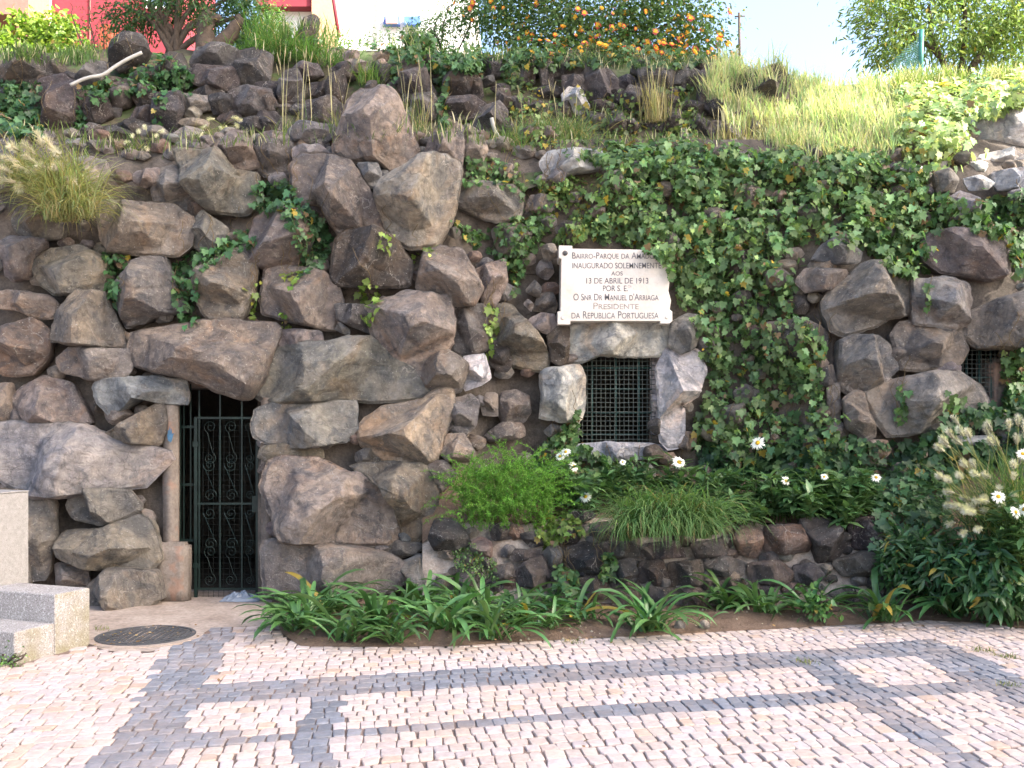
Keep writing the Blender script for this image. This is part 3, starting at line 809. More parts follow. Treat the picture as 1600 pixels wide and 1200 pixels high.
def scroll(x0, y0, x1, y1, r=9.5, flip=1):
    """S scroll in pixels between two spiral eyes"""
    pts = []
    for e, (cx, cy) in enumerate(((x0, y0), (x1, y1))):
        sp = []
        for k in range(27):
            a = k/26*2*math.pi*1.6; rr = 1.6+(r-1.6)*k/26
            ang = (a*flip+(math.pi*.15))
            sx, sy = cx+rr*math.cos(ang), cy-rr*math.sin(ang)
            if e: sx, sy = 2*cx-sx, 2*cy-sy
            sp.append((sx, sy))
        pts += sp if e == 0 else sp[::-1]
    mb = MB(); mb.tube([gp(x, y, -.008) for x, y in pts], .0034, 5); return mb.build('scroll', M_IRON, gate)
for ca, cb in ((316, 340), (349, 373), (382, 399)):
    rr = min(12, (cb-ca)*.43)
    for (ya, yb), f in (((667, 716), 1), ((727, 774), -1), ((802, 850), -1), ((862, 906), 1)):
        xa, xb = (cb-rr-1, ca+rr+1) if f > 0 else (ca+rr+1, cb-rr-1)
        scroll(xa, ya, xb, yb, rr, f)
mb = MB()
for x in np.arange(309, 402, 8.2): mb.tube([gp(x, 652, .015), gp(x+random.uniform(-.5, .5), 936, .015)], .0016, 4)
for y in np.arange(656, 936, 8.6): mb.tube([gp(305, y, .018), gp(403, y+random.uniform(-.6, .6), .018)], .0016, 4)
mb.build('wire_mesh', M_WIRE, gate)
bar('lock_box', (396, 775), (404, 800), .012, d=-.01)
for y in (690, 880): bar('hinge', (303, y), (308, y+8), .01, d=-.012)

def grille(name, label, xs, ys, D, x0, x1, y0, y1, cell=7.2, step_loss=None):
    root = empty(name, P((x0+x1)/2, y1, D), label, 'window grille', 'grilles in the grotto windows')
    for x in xs:
        mb = MB(); mb.tube([P(x, y0, D), P(x, y1, D)], .011, 6); mb.build('upright', M_IRON2, root)
    for y in ys:
        mb = MB(); mb.tube([P(x0, y, D+.012), P(x1, y, D+.012)], .010, 6); mb.build('crossbar', M_IRON2, root)
    mb = MB()
    for x in np.arange(x0, x1, cell): mb.tube([P(x+.8*nz(x, y*.02), y, D-.02) for y in np.linspace(y0, y1, 9)], .003, 4)
    for y in np.arange(y0, y1, cell): mb.tube([P(x, y+1.2*nz(x*.04, y*.1), D-.023) for x in np.linspace(x0, x1, 9)], .003, 4)
    mb.build('wire_mesh', M_WIRE2, root)
M_IRON2 = paint_mat('teal_iron', (.022, .055, .05), .5, 0, .3); M_WIRE2 = paint_mat('painted_wire', (.09, .105, .095), .6, 0, .3)
grille('window_grille', 'green barred grille with wire mesh in the window under the white plaque', (925, 962, 998), (575, 608, 645, 679), 9.72, 903, 1024, 550, 694)
grille('window_grille', 'dark meshed window grille at the far right under the boulder overhang', (1510, 1530, 1548), (590, 640), 9.5, 1490, 1560, 540, 685)

# ---------------------------------------------------------------- plaque
PD = 9.42
plq = empty('marble_plaque', P(960, 507, PD), 'white marble inauguration plaque with engraved lettering above the grated window', 'plaque')
def q2(x, y): p = P(x, y, PD); return (p[0], p[2])
out = [(873, 384), (894, 384.5), (894, 389), (1028, 391), (1028, 388), (1048, 388.5), (1048, 409), (1045, 409), (1047, 430), (1044, 455), (1048, 470), (1046, 484), (1050, 487), (1050, 502), (1045, 506), (1031, 506), (1031, 502), (891, 502), (891, 507.5), (871, 507.5), (871, 487), (875.5, 487), (877, 405), (873, 404)]
n = len(out); V = [(q2(*p)[0], PD-.02, q2(*p)[1]) for p in out]+[(q2(*p)[0], PD+.34, q2(*p)[1]) for p in out]
o = part('slab', V, [tuple(range(n))]+[tuple(range(2*n-1, n-1, -1))]+[(i, i+n, (i+1) % n+n, (i+1) % n) for i in range(n)], M_MARBLE, plq, None, False); bevel(o, .004, 2)
FRN = PD-.0205
soup([P(873, 385, FRN), P(1049, 388, FRN), P(1049, 506, FRN), P(873, 507, FRN)], [(0, 3, 2, 1)])
def lettering(body, xa, xb, yc, hp, m=M_LETTER, small=.78):
    cu = bpy.data.curves.new('lettering', 'FONT'); cu.body = body; cu.extrude = .0; cu.offset = .004; cu.small_caps_scale = small
    for i, ch in enumerate(body):
        if ch.islower(): cu.body_format[i].use_small_caps = True
    t = bpy.data.objects.new('tmp', cu); col.objects.link(t)
    bpy.context.view_layer.update()
    me = bpy.data.meshes.new_from_object(t.evaluated_get(bpy.context.evaluated_depsgraph_get()))
    bpy.data.objects.remove(t)
    V = np.array([v.co[:] for v in me.vertices]); lo = V.min(0); hi = V.max(0); U = (V-lo)/np.maximum(hi-lo, 1e-6)
    a = P(xa, yc+hp/2, FRN); b = P(xb, yc-hp/2, FRN)
    W = np.column_stack([a[0]+U[:, 0]*(b[0]-a[0]), np.full(len(U), FRN-.0022), a[2]+U[:, 1]*(b[2]-a[2])])
    part('lettering', W, [tuple(p.vertices) for p in me.polygons], m, plq, None, False)['kind'] = 'stuff'
lettering('Bairro-Parque da Amadora', 894, 1034, 400, 11.5)
lettering('INAUGURADO SOLEMNEMENTE', 894, 1033, 415, 9)
lettering('AOS', 955, 973, 427.3, 6.5)
lettering('13 DE ABRIL DE 1913', 916, 1013, 438.7, 9)
lettering('POR S. E.', 942, 981, 450.6, 9)
lettering('cia', 981, 987, 447.5, 4, M_LETTER2)
lettering("O Snr Dr Manuel d'Arriaga", 896, 1029, 464, 11)
lettering('Presidente', 927, 998, 478, 10.5, M_LETTER2)
lettering('da Republica Portuguesa', 893, 1029, 492, 11.5)
mb = MB(); c = P(883, 395.5, FRN)
mb.tube([c+np.array((0, .002, 0)), c+np.array((0, -.006, 0)), c+np.array((0, -.014, 0))], [.026, .024, .012], 14); mb.build('rosette_bolt', M_COVER, plq)
for x, y in ((1041, 396), (879, 497), (1042, 496)):
    c = P(x, y, FRN); mb = MB(); mb.tube([c+np.array((0, .002, 0)), c+np.array((0, -.003, 0)), c+np.array((0, -.006, 0))], [.018, .017, .008], 12); mb.build('bolt_boss', M_MARBLE, plq)

# ---------------------------------------------------------------- granite steps and pillar
def granite_mat():
    k = NT('mossy_granite', .9); v, _ = k.objvec(); g = k.new('ShaderNodeNewGeometry')
    c = k.mix(k.ramp(k.noise(v, 5, 6), .3, .7), (.30, .28, .27, 1), (.42, .39, .38, 1))
    c = k.mix(k.ramp(k.noise(v, 110, 3, .8), .5, .58), c, (.20, .18, .165, 1))
    c = k.mix(k.ramp(k.noise(v, 70, 3, .8), .58, .63), c, (.64, .62, .60, 1))
    sx_ = k.new('ShaderNodeSeparateXYZ'); k.l.new(g.outputs['Normal'], sx_.inputs[0]); side = k.ramp(sx_.outputs['X'], .2, .7)
    c = k.mix(k.mul(k.mul(k.ramp(k.noise(v, 3.2, 6, .65), .36, .60), side), .7), c, (.20, .175, .08, 1))
    return k.done(c, k.bump(k.noise(v, 95, 5, .8), .8, .008))
M_STEP = granite_mat()
def block(name, u0, u1, v0, v1, z0, z1, parent, m, bw=.012):
    q = [stp(u0, v0), stp(u1, v0), stp(u1, v1), stp(u0, v1)]
    V = [(*p, z) for z in (z0, z1) for p in q]
    o = part(name, V, [(3, 2, 1, 0), (4, 5, 6, 7), (0, 1, 5, 4), (1, 2, 6, 5), (2, 3, 7, 6), (3, 0, 4, 7)], m, parent, None, False); bevel(o, bw, 3); return o
st = empty('stone_steps', (*stp(.3, .6), 0), 'mossy granite block steps at the left edge beside the manhole', 'steps')
block('step', 0, .335, 0, 1.5, -.02, .218, st, M_STEP); block('step', .338, .66, 0, 1.5, -.02, .416, st, M_STEP)
c = P(-6, 965, 7.35)
pil = empty('granite_post', (c[0], 7.4, .2), 'pale square granite post standing behind the steps at the left edge', 'post')
ptop = P(40, 770, 7.5)[2]; PB = np.array((-802/FPX*7.35, 7.35))
def pstp(u, v): return PB+su*u+sv*v
for nm, e, z0, z1 in (('shaft', 0, 0, ptop), ('cap', .004, ptop+.001, ptop+.012)):
    q = [pstp(-e, -e), pstp(.27+e, -e), pstp(.27+e, .3+e), pstp(-e, .3+e)]; V = [(*p, z) for z in (z0, z1) for p in q]
    o = part(nm, V, [(3, 2, 1, 0), (4, 5, 6, 7), (0, 1, 5, 4), (1, 2, 6, 5), (2, 3, 7, 6), (3, 0, 4, 7)], M_GRANITE, pil, None, False); bevel(o, .008, 2)

# ---------------------------------------------------------------- manhole cover, plastic bag, litter
mh = empty('manhole_cover', MAN, 'round black cast iron manhole cover strewn with dry leaves', 'manhole')
def disc(name, r0, r1, z0, z1, m, n=48):
    V = []
    for r, z in ((r0, z0), (r0, z1), (r1, z1), (r1, z0)): V += [(MAN[0]+r*math.cos(a), MAN[1]+r*math.sin(a), z) for a in np.linspace(0, 2*math.pi, n, endpoint=False)]
    F = [(l*n+i, l*n+(i+1) % n, ((l+1) % 4)*n+(i+1) % n, ((l+1) % 4)*n+i) for l in range(4) for i in range(n)]
    return part(name, V, F, m, mh, None, False)
disc('concrete_ring', .365, .425, -.02, .012, M_APRON); disc('frame_ring', .335, .362, -.02, .016, M_COVER)
V = [(MAN[0], MAN[1], .010)]+[(MAN[0]+.332*math.cos(a), MAN[1]+.332*math.sin(a), .010) for a in np.linspace(0, 2*math.pi, 48, endpoint=False)]
part('lid', V, [(0, 1+i, 1+(i+1) % 48) for i in range(48)], M_COVER, mh, None, False)
mb = MB()
for i in range(-6, 7):
    for j in range(-6, 7):
        x, y = i*.05, j*.05+(.025 if i % 2 else 0)
        if math.hypot(x, y) < .31: mb.box(MAN[0]+x-.019, MAN[0]+x+.019, MAN[1]+y-.019, MAN[1]+y+.019, .009, .017)
mb.build('stud_pattern', M_COVER, mh, False)
mb = MB(); c = G(380, 938)
n = 14; V = []; F = []
for j in range(n):
    for i in range(n):
        a = i/(n-1)-.5; b = j/(n-1)-.5; e = max(0, 1-4*(a*a+b*b)); V.append((c[0]+a*.36, c[1]+b*.22-.05, .012+.06*e**.6*(1+.9*nz(a*7, b*7))+.012*abs(nz(a*20, b*20))))
F = [(j*n+i, j*n+i+1, (j+1)*n+i+1, (j+1)*n+i) for j in range(n-1) for i in range(n-1)]
o = part('plastic_bag', V, F, M_BAG, None, None, False); tag(o, 'crumpled bluish clear plastic bag lying at the gate threshold', 'bag')
for px, D, pts, lab in ((0, 11.25, ((110, 133), (135, 122), (160, 117), (180, 104), (200, 92), (222, 82)), 'pale bent plastic pipe lying across the dark rocks at upper left'),
                        (0, 10.6, ((768, 184), (772, 200), (780, 214), (798, 219), (815, 230)), 'short pale curved pipe sticking up from the terrace grass')):
    mb = MB(); mb.tube(spline([P(x, y, D+.02*i) for i, (x, y) in enumerate(pts)], 22), .021, 8); o = mb.build('plastic_pipe', M_WHITEP); tag(o, lab, 'pipe')
for (x, y), lab in (((1101, 978), 'white pebble on the planting bed soil near the paving edge'), ((1062, 979), 'small pale flat stone on the soil left of the white pebble')):
    c = G(x, y, .04); V, F, cc_ = rock_geo([(c[0]-.045, .03), (c[0]-.02, .008), (c[0]+.03, .01), (c[0]+.045, .05), (c[0]+.01, .09), (c[0]-.03, .075)], c[1], .04, int(x), 16, 8, 5)
    me = mk('pebble', V, F, M_ROCK); o = ob('pebble', me, None, cc_); o.color = (.55, .53, .50, 1); tag(o, lab, 'stone')

# ================================================================ BUILDINGS BEHIND
def bmat(name, c): return paint_mat(name, c, .85, 0, .10)
M_RED = bmat('crimson_render', (.24, .035, .05)); M_SALMON = bmat('salmon_render', (.30, .14, .115)); M_WHITE = bmat('white_render', (.75, .74, .72)); M_ORANGE = bmat('orange_brick', (.50, .32, .20))
k = NT('window_glass', .08); M_GLASS = k.done((.12, .16, .22)); k.b.inputs['Specular IOR Level'].default_value = .8
def pbox(name, x0, x1, y0, y1, D0, D1, m, parent):
    a = P(x0, y1, D0); b = P(x1, y0, D0); mb = MB(); mb.box(a[0], b[0], D0, D1, a[2], b[2]); return mb.build(name, m, parent, False)
rh = empty('red_building', P(200, 110, 27), 'crimson and salmon apartment building beyond the terrace at upper left', 'building')
pbox('wall', 44, 285, -260, 130, 27, 30, M_RED, rh)
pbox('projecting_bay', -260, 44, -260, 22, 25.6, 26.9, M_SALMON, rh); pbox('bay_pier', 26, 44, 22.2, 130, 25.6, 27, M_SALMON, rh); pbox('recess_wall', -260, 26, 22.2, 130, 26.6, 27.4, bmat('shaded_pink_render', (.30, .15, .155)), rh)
def window(x0, x1, y0, y1, D, parent):
    f = pbox('window', x0, x1, y0, y1, D-.04, D+.02, M_GLASS, parent)
    w = max(1.2, (x1-x0)*.08)
    for a in ((x0-w, x0, y0-w, y1+w), (x1, x1+w, y0-w, y1+w), (x0, x1, y0-w, y0), (x0, x1, y1, y1+w), (x0, x1, (y0+y1)/2-w*.4, (y0+y1)/2+w*.4)): pbox('window_frame', *a, D-.09, D-.045, M_WHITE, f)
window(47, 63, 20, 70, 27, rh); window(2, 13, 36, 66, 26.6, rh); window(230, 262, -60, 10, 27, rh); window(100, 122, -150, -90, 27, rh)
pbox('downpipe', 73, 78, -260, 120, 26.8, 26.9, M_WHITE, rh); pbox('expansion_joint', 139.5, 141, -260, 120, 26.97, 26.995, M_SALMON, rh)
pbox('low_annex', 155, 174, 38, 110, 26.2, 26.9, bmat('vermilion_render', (.30, .06, .035)), rh)
wh = empty('white_building', P(560, 80, 38), 'white house with red top band and blue sign panels beyond the terrace', 'building')
pbox('wall', 405, 735, -40, 110, 38, 50, M_WHITE, wh); pbox('roof_band', 400, 486, -90, 10, 37.5, 37.98, M_RED, wh); pbox('roof', 486, 740, -70, -40.2, 37.6, 50.4, M_WHITE, wh)
pbox('brick_panel', 487, 524, -20, 75, 37.4, 37.98, M_ORANGE, wh)
a = pbox('sign_panel', 599, 624, 25, 38, 37.7, 37.95, bmat('blue_paint_panel', (.10, .16, .42)), wh); pbox('sign_face', 603, 621, 27, 36, 37.6, 37.69, bmat('pink_sign', (.65, .40, .42)), a)
pbox('sign_panel', 631, 656, 25, 38, 37.7, 37.95, bmat('blue_paint_panel2', (.10, .20, .48)), wh)
mb = MB(); mb.tube([P(515, -40, 36), P(530, 58, 36)], .07, 6); mb.build('sloping_brace', M_RED, wh)
po = empty('concrete_post', P(586, 62, 19), 'grey concrete fence post in front of the white house', 'post'); mb = MB(); a = P(582.5, -60, 19); b = P(589.5, 75, 19); mb.box(a[0], b[0], 19, 19.1, b[2], a[2]); mb.build('shaft', M_GRANITE, po, False)
po = empty('utility_pole', P(1156, 110, 40), 'thin dark utility pole against the white sky right of the flowering shrub', 'pole'); mb = MB(); mb.tube([P(1156, 120, 40), P(1155, 20, 40)], .055, 8); mb.build('shaft', M_BARK, po)
mb = MB(); mb.tube([P(1148, 26, 40), P(1164, 25, 40)], .03, 6); mb.build('crossarm', M_BARK, po)

# chain link fence
fe = empty('chain_link_fence', P(1440, 115, 13.6), 'green chain link fence with one post standing in the sunlit weeds', 'fence')
mb = MB(); mb.tube([P(1438, 125, 13.6), P(1440, 47, 13.6)], .035, 8); mb.build('post', paint_mat('fence_green', (.05, .20, .17), .5), fe)
mb = MB(); A = P(1438, 112, 13.62); B = P(1440, 50, 13.62); Ax = P(1396, 120, 13.9); Bx = P(1396, 92, 13.9)
n = 15
def fq(u, v): return (A*(1-u)+Ax*u)*(1-v)+(B*(1-u)+Bx*u)*v
for i in range(-n, n+1):
    for sgn in (1, -1):
        pts = [fq(u, v) for u in np.linspace(0, 1, 12) for v in [(i/n+sgn*u*1.0)] if 0 <= v <= 1]
        if len(pts) > 1: mb.tube(pts, .004, 4)
mb.build('chain_link_mesh', paint_mat('fence_wire', (.12, .28, .26), .5), fe)

# ================================================================ VEGETATION
_bv = np.concatenate(BVV)
tree_bvh = BVHTree.FromPolygons(_bv.tolist(), BVF)
def hit(px, py):
    d = Vector(((px-CX)/FPX, 1, (HY-py)/FPX)).normalized(); r = tree_bvh.ray_cast(Vector((0, 0, EYE)), d)
    if r[0] is None: return None, None
    n = r[1]
    if n.dot(d) > 0: n = -n
    return np.array(r[0]), np.array(n)
def drop(x, y, z=9.):
    r = tree_bvh.ray_cast(Vector((x, y, z)), Vector((0, 0, -1))); return float(r[0].z) if r[0] else 0.
def unit(a): return a/(np.linalg.norm(a, axis=-1, keepdims=True)+1e-9)
def frames(nrm, tip, sc):
    z = unit(nrm); y = unit(tip-z*np.sum(tip*z, 1, keepdims=True)); x = np.cross(y, z)
    return np.stack([x, y, z], 2)*np.asarray(sc)[:, None, None]
IVY = np.array([(0, .42, -.06), (0, -.02, 0), (.30, -.12, .06), (.52, .10, .02), (.36, .34, .05), (.50, .62, -.02), (.22, .64, .03), (0, 1.08, -.10), (-.22, .64, .03), (-.50, .62, -.02), (-.36, .34, .05), (-.52, .10, .02), (-.30, -.12, .06)])
IVYF = [(0, i, i+1) for i in range(1, 12)]+[(0, 12, 1)]
LANCE = np.array([(0, 0, 0), (.10, .25, .04), (0, .28, .0), (-.10, .25, .04), (.13, .55, .02), (0, .58, -.03), (-.13, .55, .02), (0, 1.0, -.16)])
LANCEF = [(0, 1, 2), (0, 2, 3), (1, 4, 5), (1, 5, 2), (2, 5, 6), (2, 6, 3), (4, 7, 5), (5, 7, 6)]
OVAL = np.array([(0, 0, 0), (.24, .3, .05), (0, .32, 0), (-.24, .3, .05), (.26, .62, .04), (0, .62, -.02), (-.26, .62, .04), (0, 1.0, -.10)])
NEED = np.array([(-.04, 0, 0), (.04, 0, 0), (0, 1, 0)]); NEEDF = [(0, 1, 2)]
def greens(n, base, var=.25, yellow=.0, hue=.08):
    b = rng.uniform(1-var, 1+var, (n, 1)); c = np.array(base)[None]*b
    c = c*(1+rng.normal(0, hue, (n, 3))*np.array((1.2, .3, .6)))
    if yellow > 0:
        m = rng.random(n) < yellow; c[m] = np.array((.32, .24, .05))*rng.uniform(.7, 1.2, (m.sum(), 1))
    return np.clip(c, .002, 1)
def surf_samples(poly, n, clump=.0, sc=.02, seed=0):
    xs_, ys_ = zip(*poly); out = []; tries = 0
    while len(out) < n and tries < n*12:
        tries += 1; x = random.uniform(min(xs_), max(xs_)); y = random.uniform(min(ys_), max(ys_))
        if not inpoly(x, y, poly): continue
        q = nz(x*sc, y*sc, seed)
        if clump and q < random.uniform(-.5, .5)*(1)-.35+clump: continue
        p, nn = hit(x, y)
        if p is None or p[1] > 16: continue
        out.append((p, nn, q, x, y))
    return out
LEAFVAR = {}
def leaf_obj_mesh(kind, key, T, TF, m, c):
    if (kind, key) not in LEAFVAR: LEAFVAR[(kind, key)] = mk(kind, T, TF, m, np.tile(c, (len(T), 1)))
    return LEAFVAR[(kind, key)]
def creeper(name, label, polys, n, size, base, cat='ivy', thick=.12, clump=.0, T=IVY, TF=IVYF, m=None, singles=0, yellow=.02, sc=.02, group=None, up=.35, facing=.8, stems=12):
    m = m or M_LEAF; S = []
    area = [abs(sum(p[i][0]*p[(i+1) % len(p)][1]-p[(i+1) % len(p)][0]*p[i][1] for i in range(len(p))))/2 for p in polys]
    for p, a in zip(polys, area): S += surf_samples(p, int(n*a/sum(area)), clump, sc, len(name))
    if not S: return
    root = empty(name, min((s[0] for s in S), key=lambda q: q[2]), label, cat, group)
    k = len(S); Pp = np.array([s[0] for s in S]); Nn = np.array([s[1] for s in S]); Q = np.array([s[2] for s in S])
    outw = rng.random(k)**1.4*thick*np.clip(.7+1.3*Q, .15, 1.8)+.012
    N2 = unit(Nn+np.array((0, -.3, 0))); O = Pp+N2*outw[:, None]
    nr = unit(N2*facing+np.array((0, 0, up))+rng.normal(0, .42, (k, 3))); tip = np.column_stack([rng.normal(0, .5, k), np.full(k, -.15), np.full(k, -1.0)])
    szs = size*(.55+.9*rng.random(k)**1.3); Mx = frames(nr, tip, szs); C = greens(k, base, .42, yellow)
    yg = rng.random(k) < .16; C[yg] *= np.array((1.6, 1.45, 1.1)); szs[yg] *= .6; Mx[yg] *= .6
    dd_ = rng.random(k) < .025; C[dd_] = np.array((.20, .13, .07))*rng.uniform(.6, 1.2, (dd_.sum(), 1))
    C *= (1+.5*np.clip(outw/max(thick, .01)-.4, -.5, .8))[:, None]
    order = np.argsort(-outw); big = order[:singles]; rest_ = order[singles:]
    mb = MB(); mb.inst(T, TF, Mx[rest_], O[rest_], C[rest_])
    if len(rest_):
        f = mb.build('foliage', m, root); f['kind'] = 'stuff'
    for i in big:
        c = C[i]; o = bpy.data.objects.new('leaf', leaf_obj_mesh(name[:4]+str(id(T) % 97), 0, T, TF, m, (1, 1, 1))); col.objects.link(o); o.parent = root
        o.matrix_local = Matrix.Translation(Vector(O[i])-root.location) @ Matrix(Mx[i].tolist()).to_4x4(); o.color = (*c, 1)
    if stems:
        mb = MB()
        for i in range(stems):
            s = random.choice(S); pts = [s[0]+s[1]*.02]; x, y = s[3], s[4]
            for j in range(6):
                x += random.uniform(-9, 9); y -= random.uniform(4, 16); p, nn = hit(x, y)
                if p is None or np.linalg.norm(p-pts[-1]) > .35: break
                pts.append(p+nn*.02)
            if len(pts) > 2: mb.tube(spline(pts, len(pts)*3), .0028, 4, (.20, .15, .10))
        if mb.n: mb.build('stem', M_DRY, root)['kind'] = 'stuff'
    return root
creeper_corner = pp('1000,384 1060,378 1062,445 1046,430 1036,408 1018,396')
GI = (.085, .155, .062); GD_ = (.050, .105, .05); GL = (.11, .20, .055)
creeper('ivy', 'dense green ivy curtain over the wall around the right side of the white plaque',
        [pp('950,250 1010,240 1100,245 1250,255 1400,265 1440,290 1430,330 1440,400 1420,440 1390,420 1370,400 1290,375 1240,385 1200,400 1150,470 1062,480 1052,450 1035,410 1010,392 960,382 925,378 930,340 945,300')], 6000, .064, (.12, .20, .085), thick=.26, clump=.22, singles=200, yellow=.02, stems=40, sc=.035)
creeper('ivy', 'ivy strands hanging below the curtain between the grated window and the right boulders',
        [pp('1062,480 1150,460 1190,420 1250,400 1235,450 1250,500 1280,560 1290,640 1330,700 1330,760 1200,740 1080,700 1090,640 1105,590 1100,540')], 2300, .064, (.10, .17, .072), thick=.16, clump=.40, singles=100, yellow=.02, stems=40, sc=.045)
creeper('ivy', 'ivy tips straying over the upper right corner of the white plaque', [creeper_corner], 150, .05, (.11, .19, .07), thick=.06, singles=50, stems=4)
creeper('ivy', 'looser ivy trailing over the boulders at the right edge below the sunlit slope', [pp('1400,262 1500,320 1600,300 1620,300 1620,440 1580,440 1570,380 1500,350 1440,370 1430,330'), pp('1350,330 1440,330 1450,430 1400,430 1360,400')], 1500, .064, (.075, .14, .05), thick=.10, clump=.25, singles=60)
creeper('ivy', 'ivy clump hanging between boulders left of the plaque', [pp('705,345 740,360 790,345 850,320 865,345 850,385 830,395 800,470 790,410 760,395 725,380'), pp('725,240 800,260 820,300 800,345 815,300 730,290')], 750, .048, GI, thick=.08, clump=.2, singles=60)
creeper('ivy', 'sparse ivy over rubble above the white plaque', [pp('800,250 860,285 950,270 950,340 930,375 870,370 860,310 815,300'), pp('860,330 930,340 900,380 865,380')], 600, .046, (.14, .22, .075), thick=.08, clump=.35, yellow=.05)
creeper('ivy', 'dark ivy mass below the large right boulders at the back of the flower bed', [pp('1085,690 1330,690 1400,690 1450,675 1500,640 1610,600 1610,700 1480,760 1470,850 1370,850 1360,790 1200,745 1100,760')], 3000, .072, GD_, thick=.14, clump=.05, singles=120)
creeper('ivy', 'ivy creeping around the foot of the grated window', [pp('835,705 880,660 905,635 905,690 1000,735 1100,765 1020,775 880,775 825,745')], 1300, .055, GI, thick=.12, clump=.1)
creeper('ivy', 'ivy hanging beside the meshed window at the far right edge', [pp('1560,560 1615,530 1620,660 1570,660')], 380, .07, GI, thick=.12)
creeper('ivy', 'sunlit ivy mound at the upper right above the pale rocks', [pp('1395,160 1440,140 1500,128 1610,128 1610,165 1520,190 1500,235 1440,250 1395,230')], 1900, .08, (.30, .38, .18), thick=.28, clump=.1)  # leaf colour lightened well above the other ivy to add sun glare
creeper('vine', 'lobed-leaf vine in the hollow right of the big top left boulders', [pp('395,288 460,278 466,312 505,340 520,382 500,424 470,432 470,400 440,332 400,330')], 520, .062, (.065, .135, .065), cat='vine', thick=.10, clump=.1, singles=200, yellow=.008)
creeper('vine', 'vine strand climbing between boulders at the left of the wall', [pp('285,402 330,385 385,355 405,380 315,425 312,470 308,505 282,505 262,420'), pp('200,395 160,390 165,440 180,490 190,440')], 420, .058, (.065, .14, .06), cat='vine', thick=.07, clump=.15, singles=180, yellow=.008)
creeper('vine', 'thin yellow-green vine runners over the centre boulders above the doorway', [pp('560,430 600,440 595,480 570,520 560,480'), pp('590,360 620,372 610,395 590,390'), pp('440,425 475,425 470,460 450,460'), pp('660,380 690,380 690,400 665,400'), pp('755,470 780,480 770,560 758,560'), pp('385,430 402,440 400,500 388,500'), pp('430,485 455,490 450,515 432,510'), pp('640,400 660,395 655,410 640,410')], 130, .06, (.17, .25, .06), cat='vine', thick=.04, clump=.0, singles=90, yellow=.02, stems=20)
creeper('vine', 'vine leaves on the pale boulders right of centre', [pp('1400,600 1420,605 1415,660 1395,655'), pp('1470,610 1505,620 1495,650 1470,645'), pp('1240,480 1285,520 1290,560 1250,560'), pp('1440,440 1460,445 1450,490')], 110, .07, GI, cat='vine', thick=.04, singles=60)
creeper('ground_cover', 'blue-green creeper covering the dark rocks at the far upper left', [pp('-5,122 70,128 60,165 70,210 30,215 -5,200')], 600, .07, (.05, .11, .05), cat='creeper', thick=.12, clump=.1)
creeper('ground_cover', 'creeper leaves among the dark rocks below the upper left pipe', [pp('118,135 175,120 250,85 300,120 255,140 180,150 170,160 120,160'), pp('120,160 140,160 135,200 120,200'), pp('245,140 260,145 250,190 240,185'), pp('270,110 305,105 300,150 275,150')], 560, .06, (.05, .115, .045), cat='creeper', thick=.08, clump=.2)
creeper('ground_cover', 'leafy creeper on the terrace bank above the tall pointed boulder', [pp('380,70 500,55 560,48 640,50 700,60 780,75 830,95 790,120 690,110 620,90 560,75 500,80'), pp('680,90 700,95 700,200 685,200'), pp('610,95 630,95 620,140 605,135')], 1500, .06, (.085, .16, .07), cat='creeper', thick=.16, clump=.15)
creeper('ground_cover', 'weedy creeper between the dark terrace stones behind the plaque wall', [pp('780,90 830,130 900,140 960,150 1080,130 1090,200 1040,220 960,240 900,230 800,240 790,160')], 750, .05, (.11, .16, .06), cat='creeper', thick=.10, clump=.35, yellow=.1)
creeper('ground_cover', 'trailing green edge along the top of the ivy wall', [pp('880,245 960,225 1100,232 1300,245 1450,262 1450,285 1300,270 1100,262 960,262')], 1500, .06, (.085, .15, .05), cat='creeper', thick=.2, clump=.05)
creeper('ground_cover', 'tiny-leaved cushion plant on the low planter wall', [pp('705,858 735,850 775,875 780,905 740,900 712,885')], 700, .022, (.10, .17, .06), cat='plant', thick=.07, T=OVAL, TF=LANCEF, stems=0)
creeper('ground_cover', 'light green weed on the low wall below the asparagus fern', [pp('840,800 890,800 915,830 880,840 860,855 835,840')], 260, .05, (.13, .20, .05), cat='plant', thick=.1, stems=4, yellow=.06)
creeper('ground_cover', 'ivy strand rooted at the foot of the low planter wall', [pp('865,880 905,890 900,920 870,915'), pp('935,870 965,870 955,905 935,900')], 150, .06, GI, cat='ivy', thick=.06, singles=40)

# ---- blades
def blades(mb, base, az, a0, bend, L, w, C, ns=5, fold=0.):
    n = len(base); s = np.linspace(0, 1, ns+1); ang = a0[:, None]+bend[:, None]*s[None]**1.4
    d = np.stack([np.sin(ang)*np.cos(az)[:, None], np.sin(ang)*np.sin(az)[:, None], np.cos(ang)], 2)
    pos = base[:, None, :]+np.concatenate([np.zeros((n, 1, 3)), np.cumsum(d[:, :-1]*(L/ns)[:, None, None], 1)], 1)
    sd_ = np.stack([-np.sin(az), np.cos(az), np.zeros(n)], 1)
    sd_ = unit(sd_+rng.normal(0, .25, (n, 3)))
    prof = np.maximum(.04, np.sin(np.clip(.25+.75*s, 0, 1)*math.pi)**.7); prof[-1] = .03
    hw = (w[:, None]*.5)*prof[None]
    A = pos+sd_[:, None]*hw[..., None]; Bq = pos-sd_[:, None]*hw[..., None]
    V = np.stack([A, Bq], 2).reshape(n, -1, 3); k = 2*(ns+1)
    F = np.array([(2*i, 2*i+1, 2*i+3, 2*i+2) for i in range(ns)])
    FF = (F[None]+(np.arange(n)*k)[:, None, None]+mb.n).reshape(-1, 4)
    mb.V.append(V.reshape(-1, 3)); mb.F += FF.tolist(); mb.C.append(np.repeat(C, k, 0)); mb.n += n*k
    return pos
HEADT = None
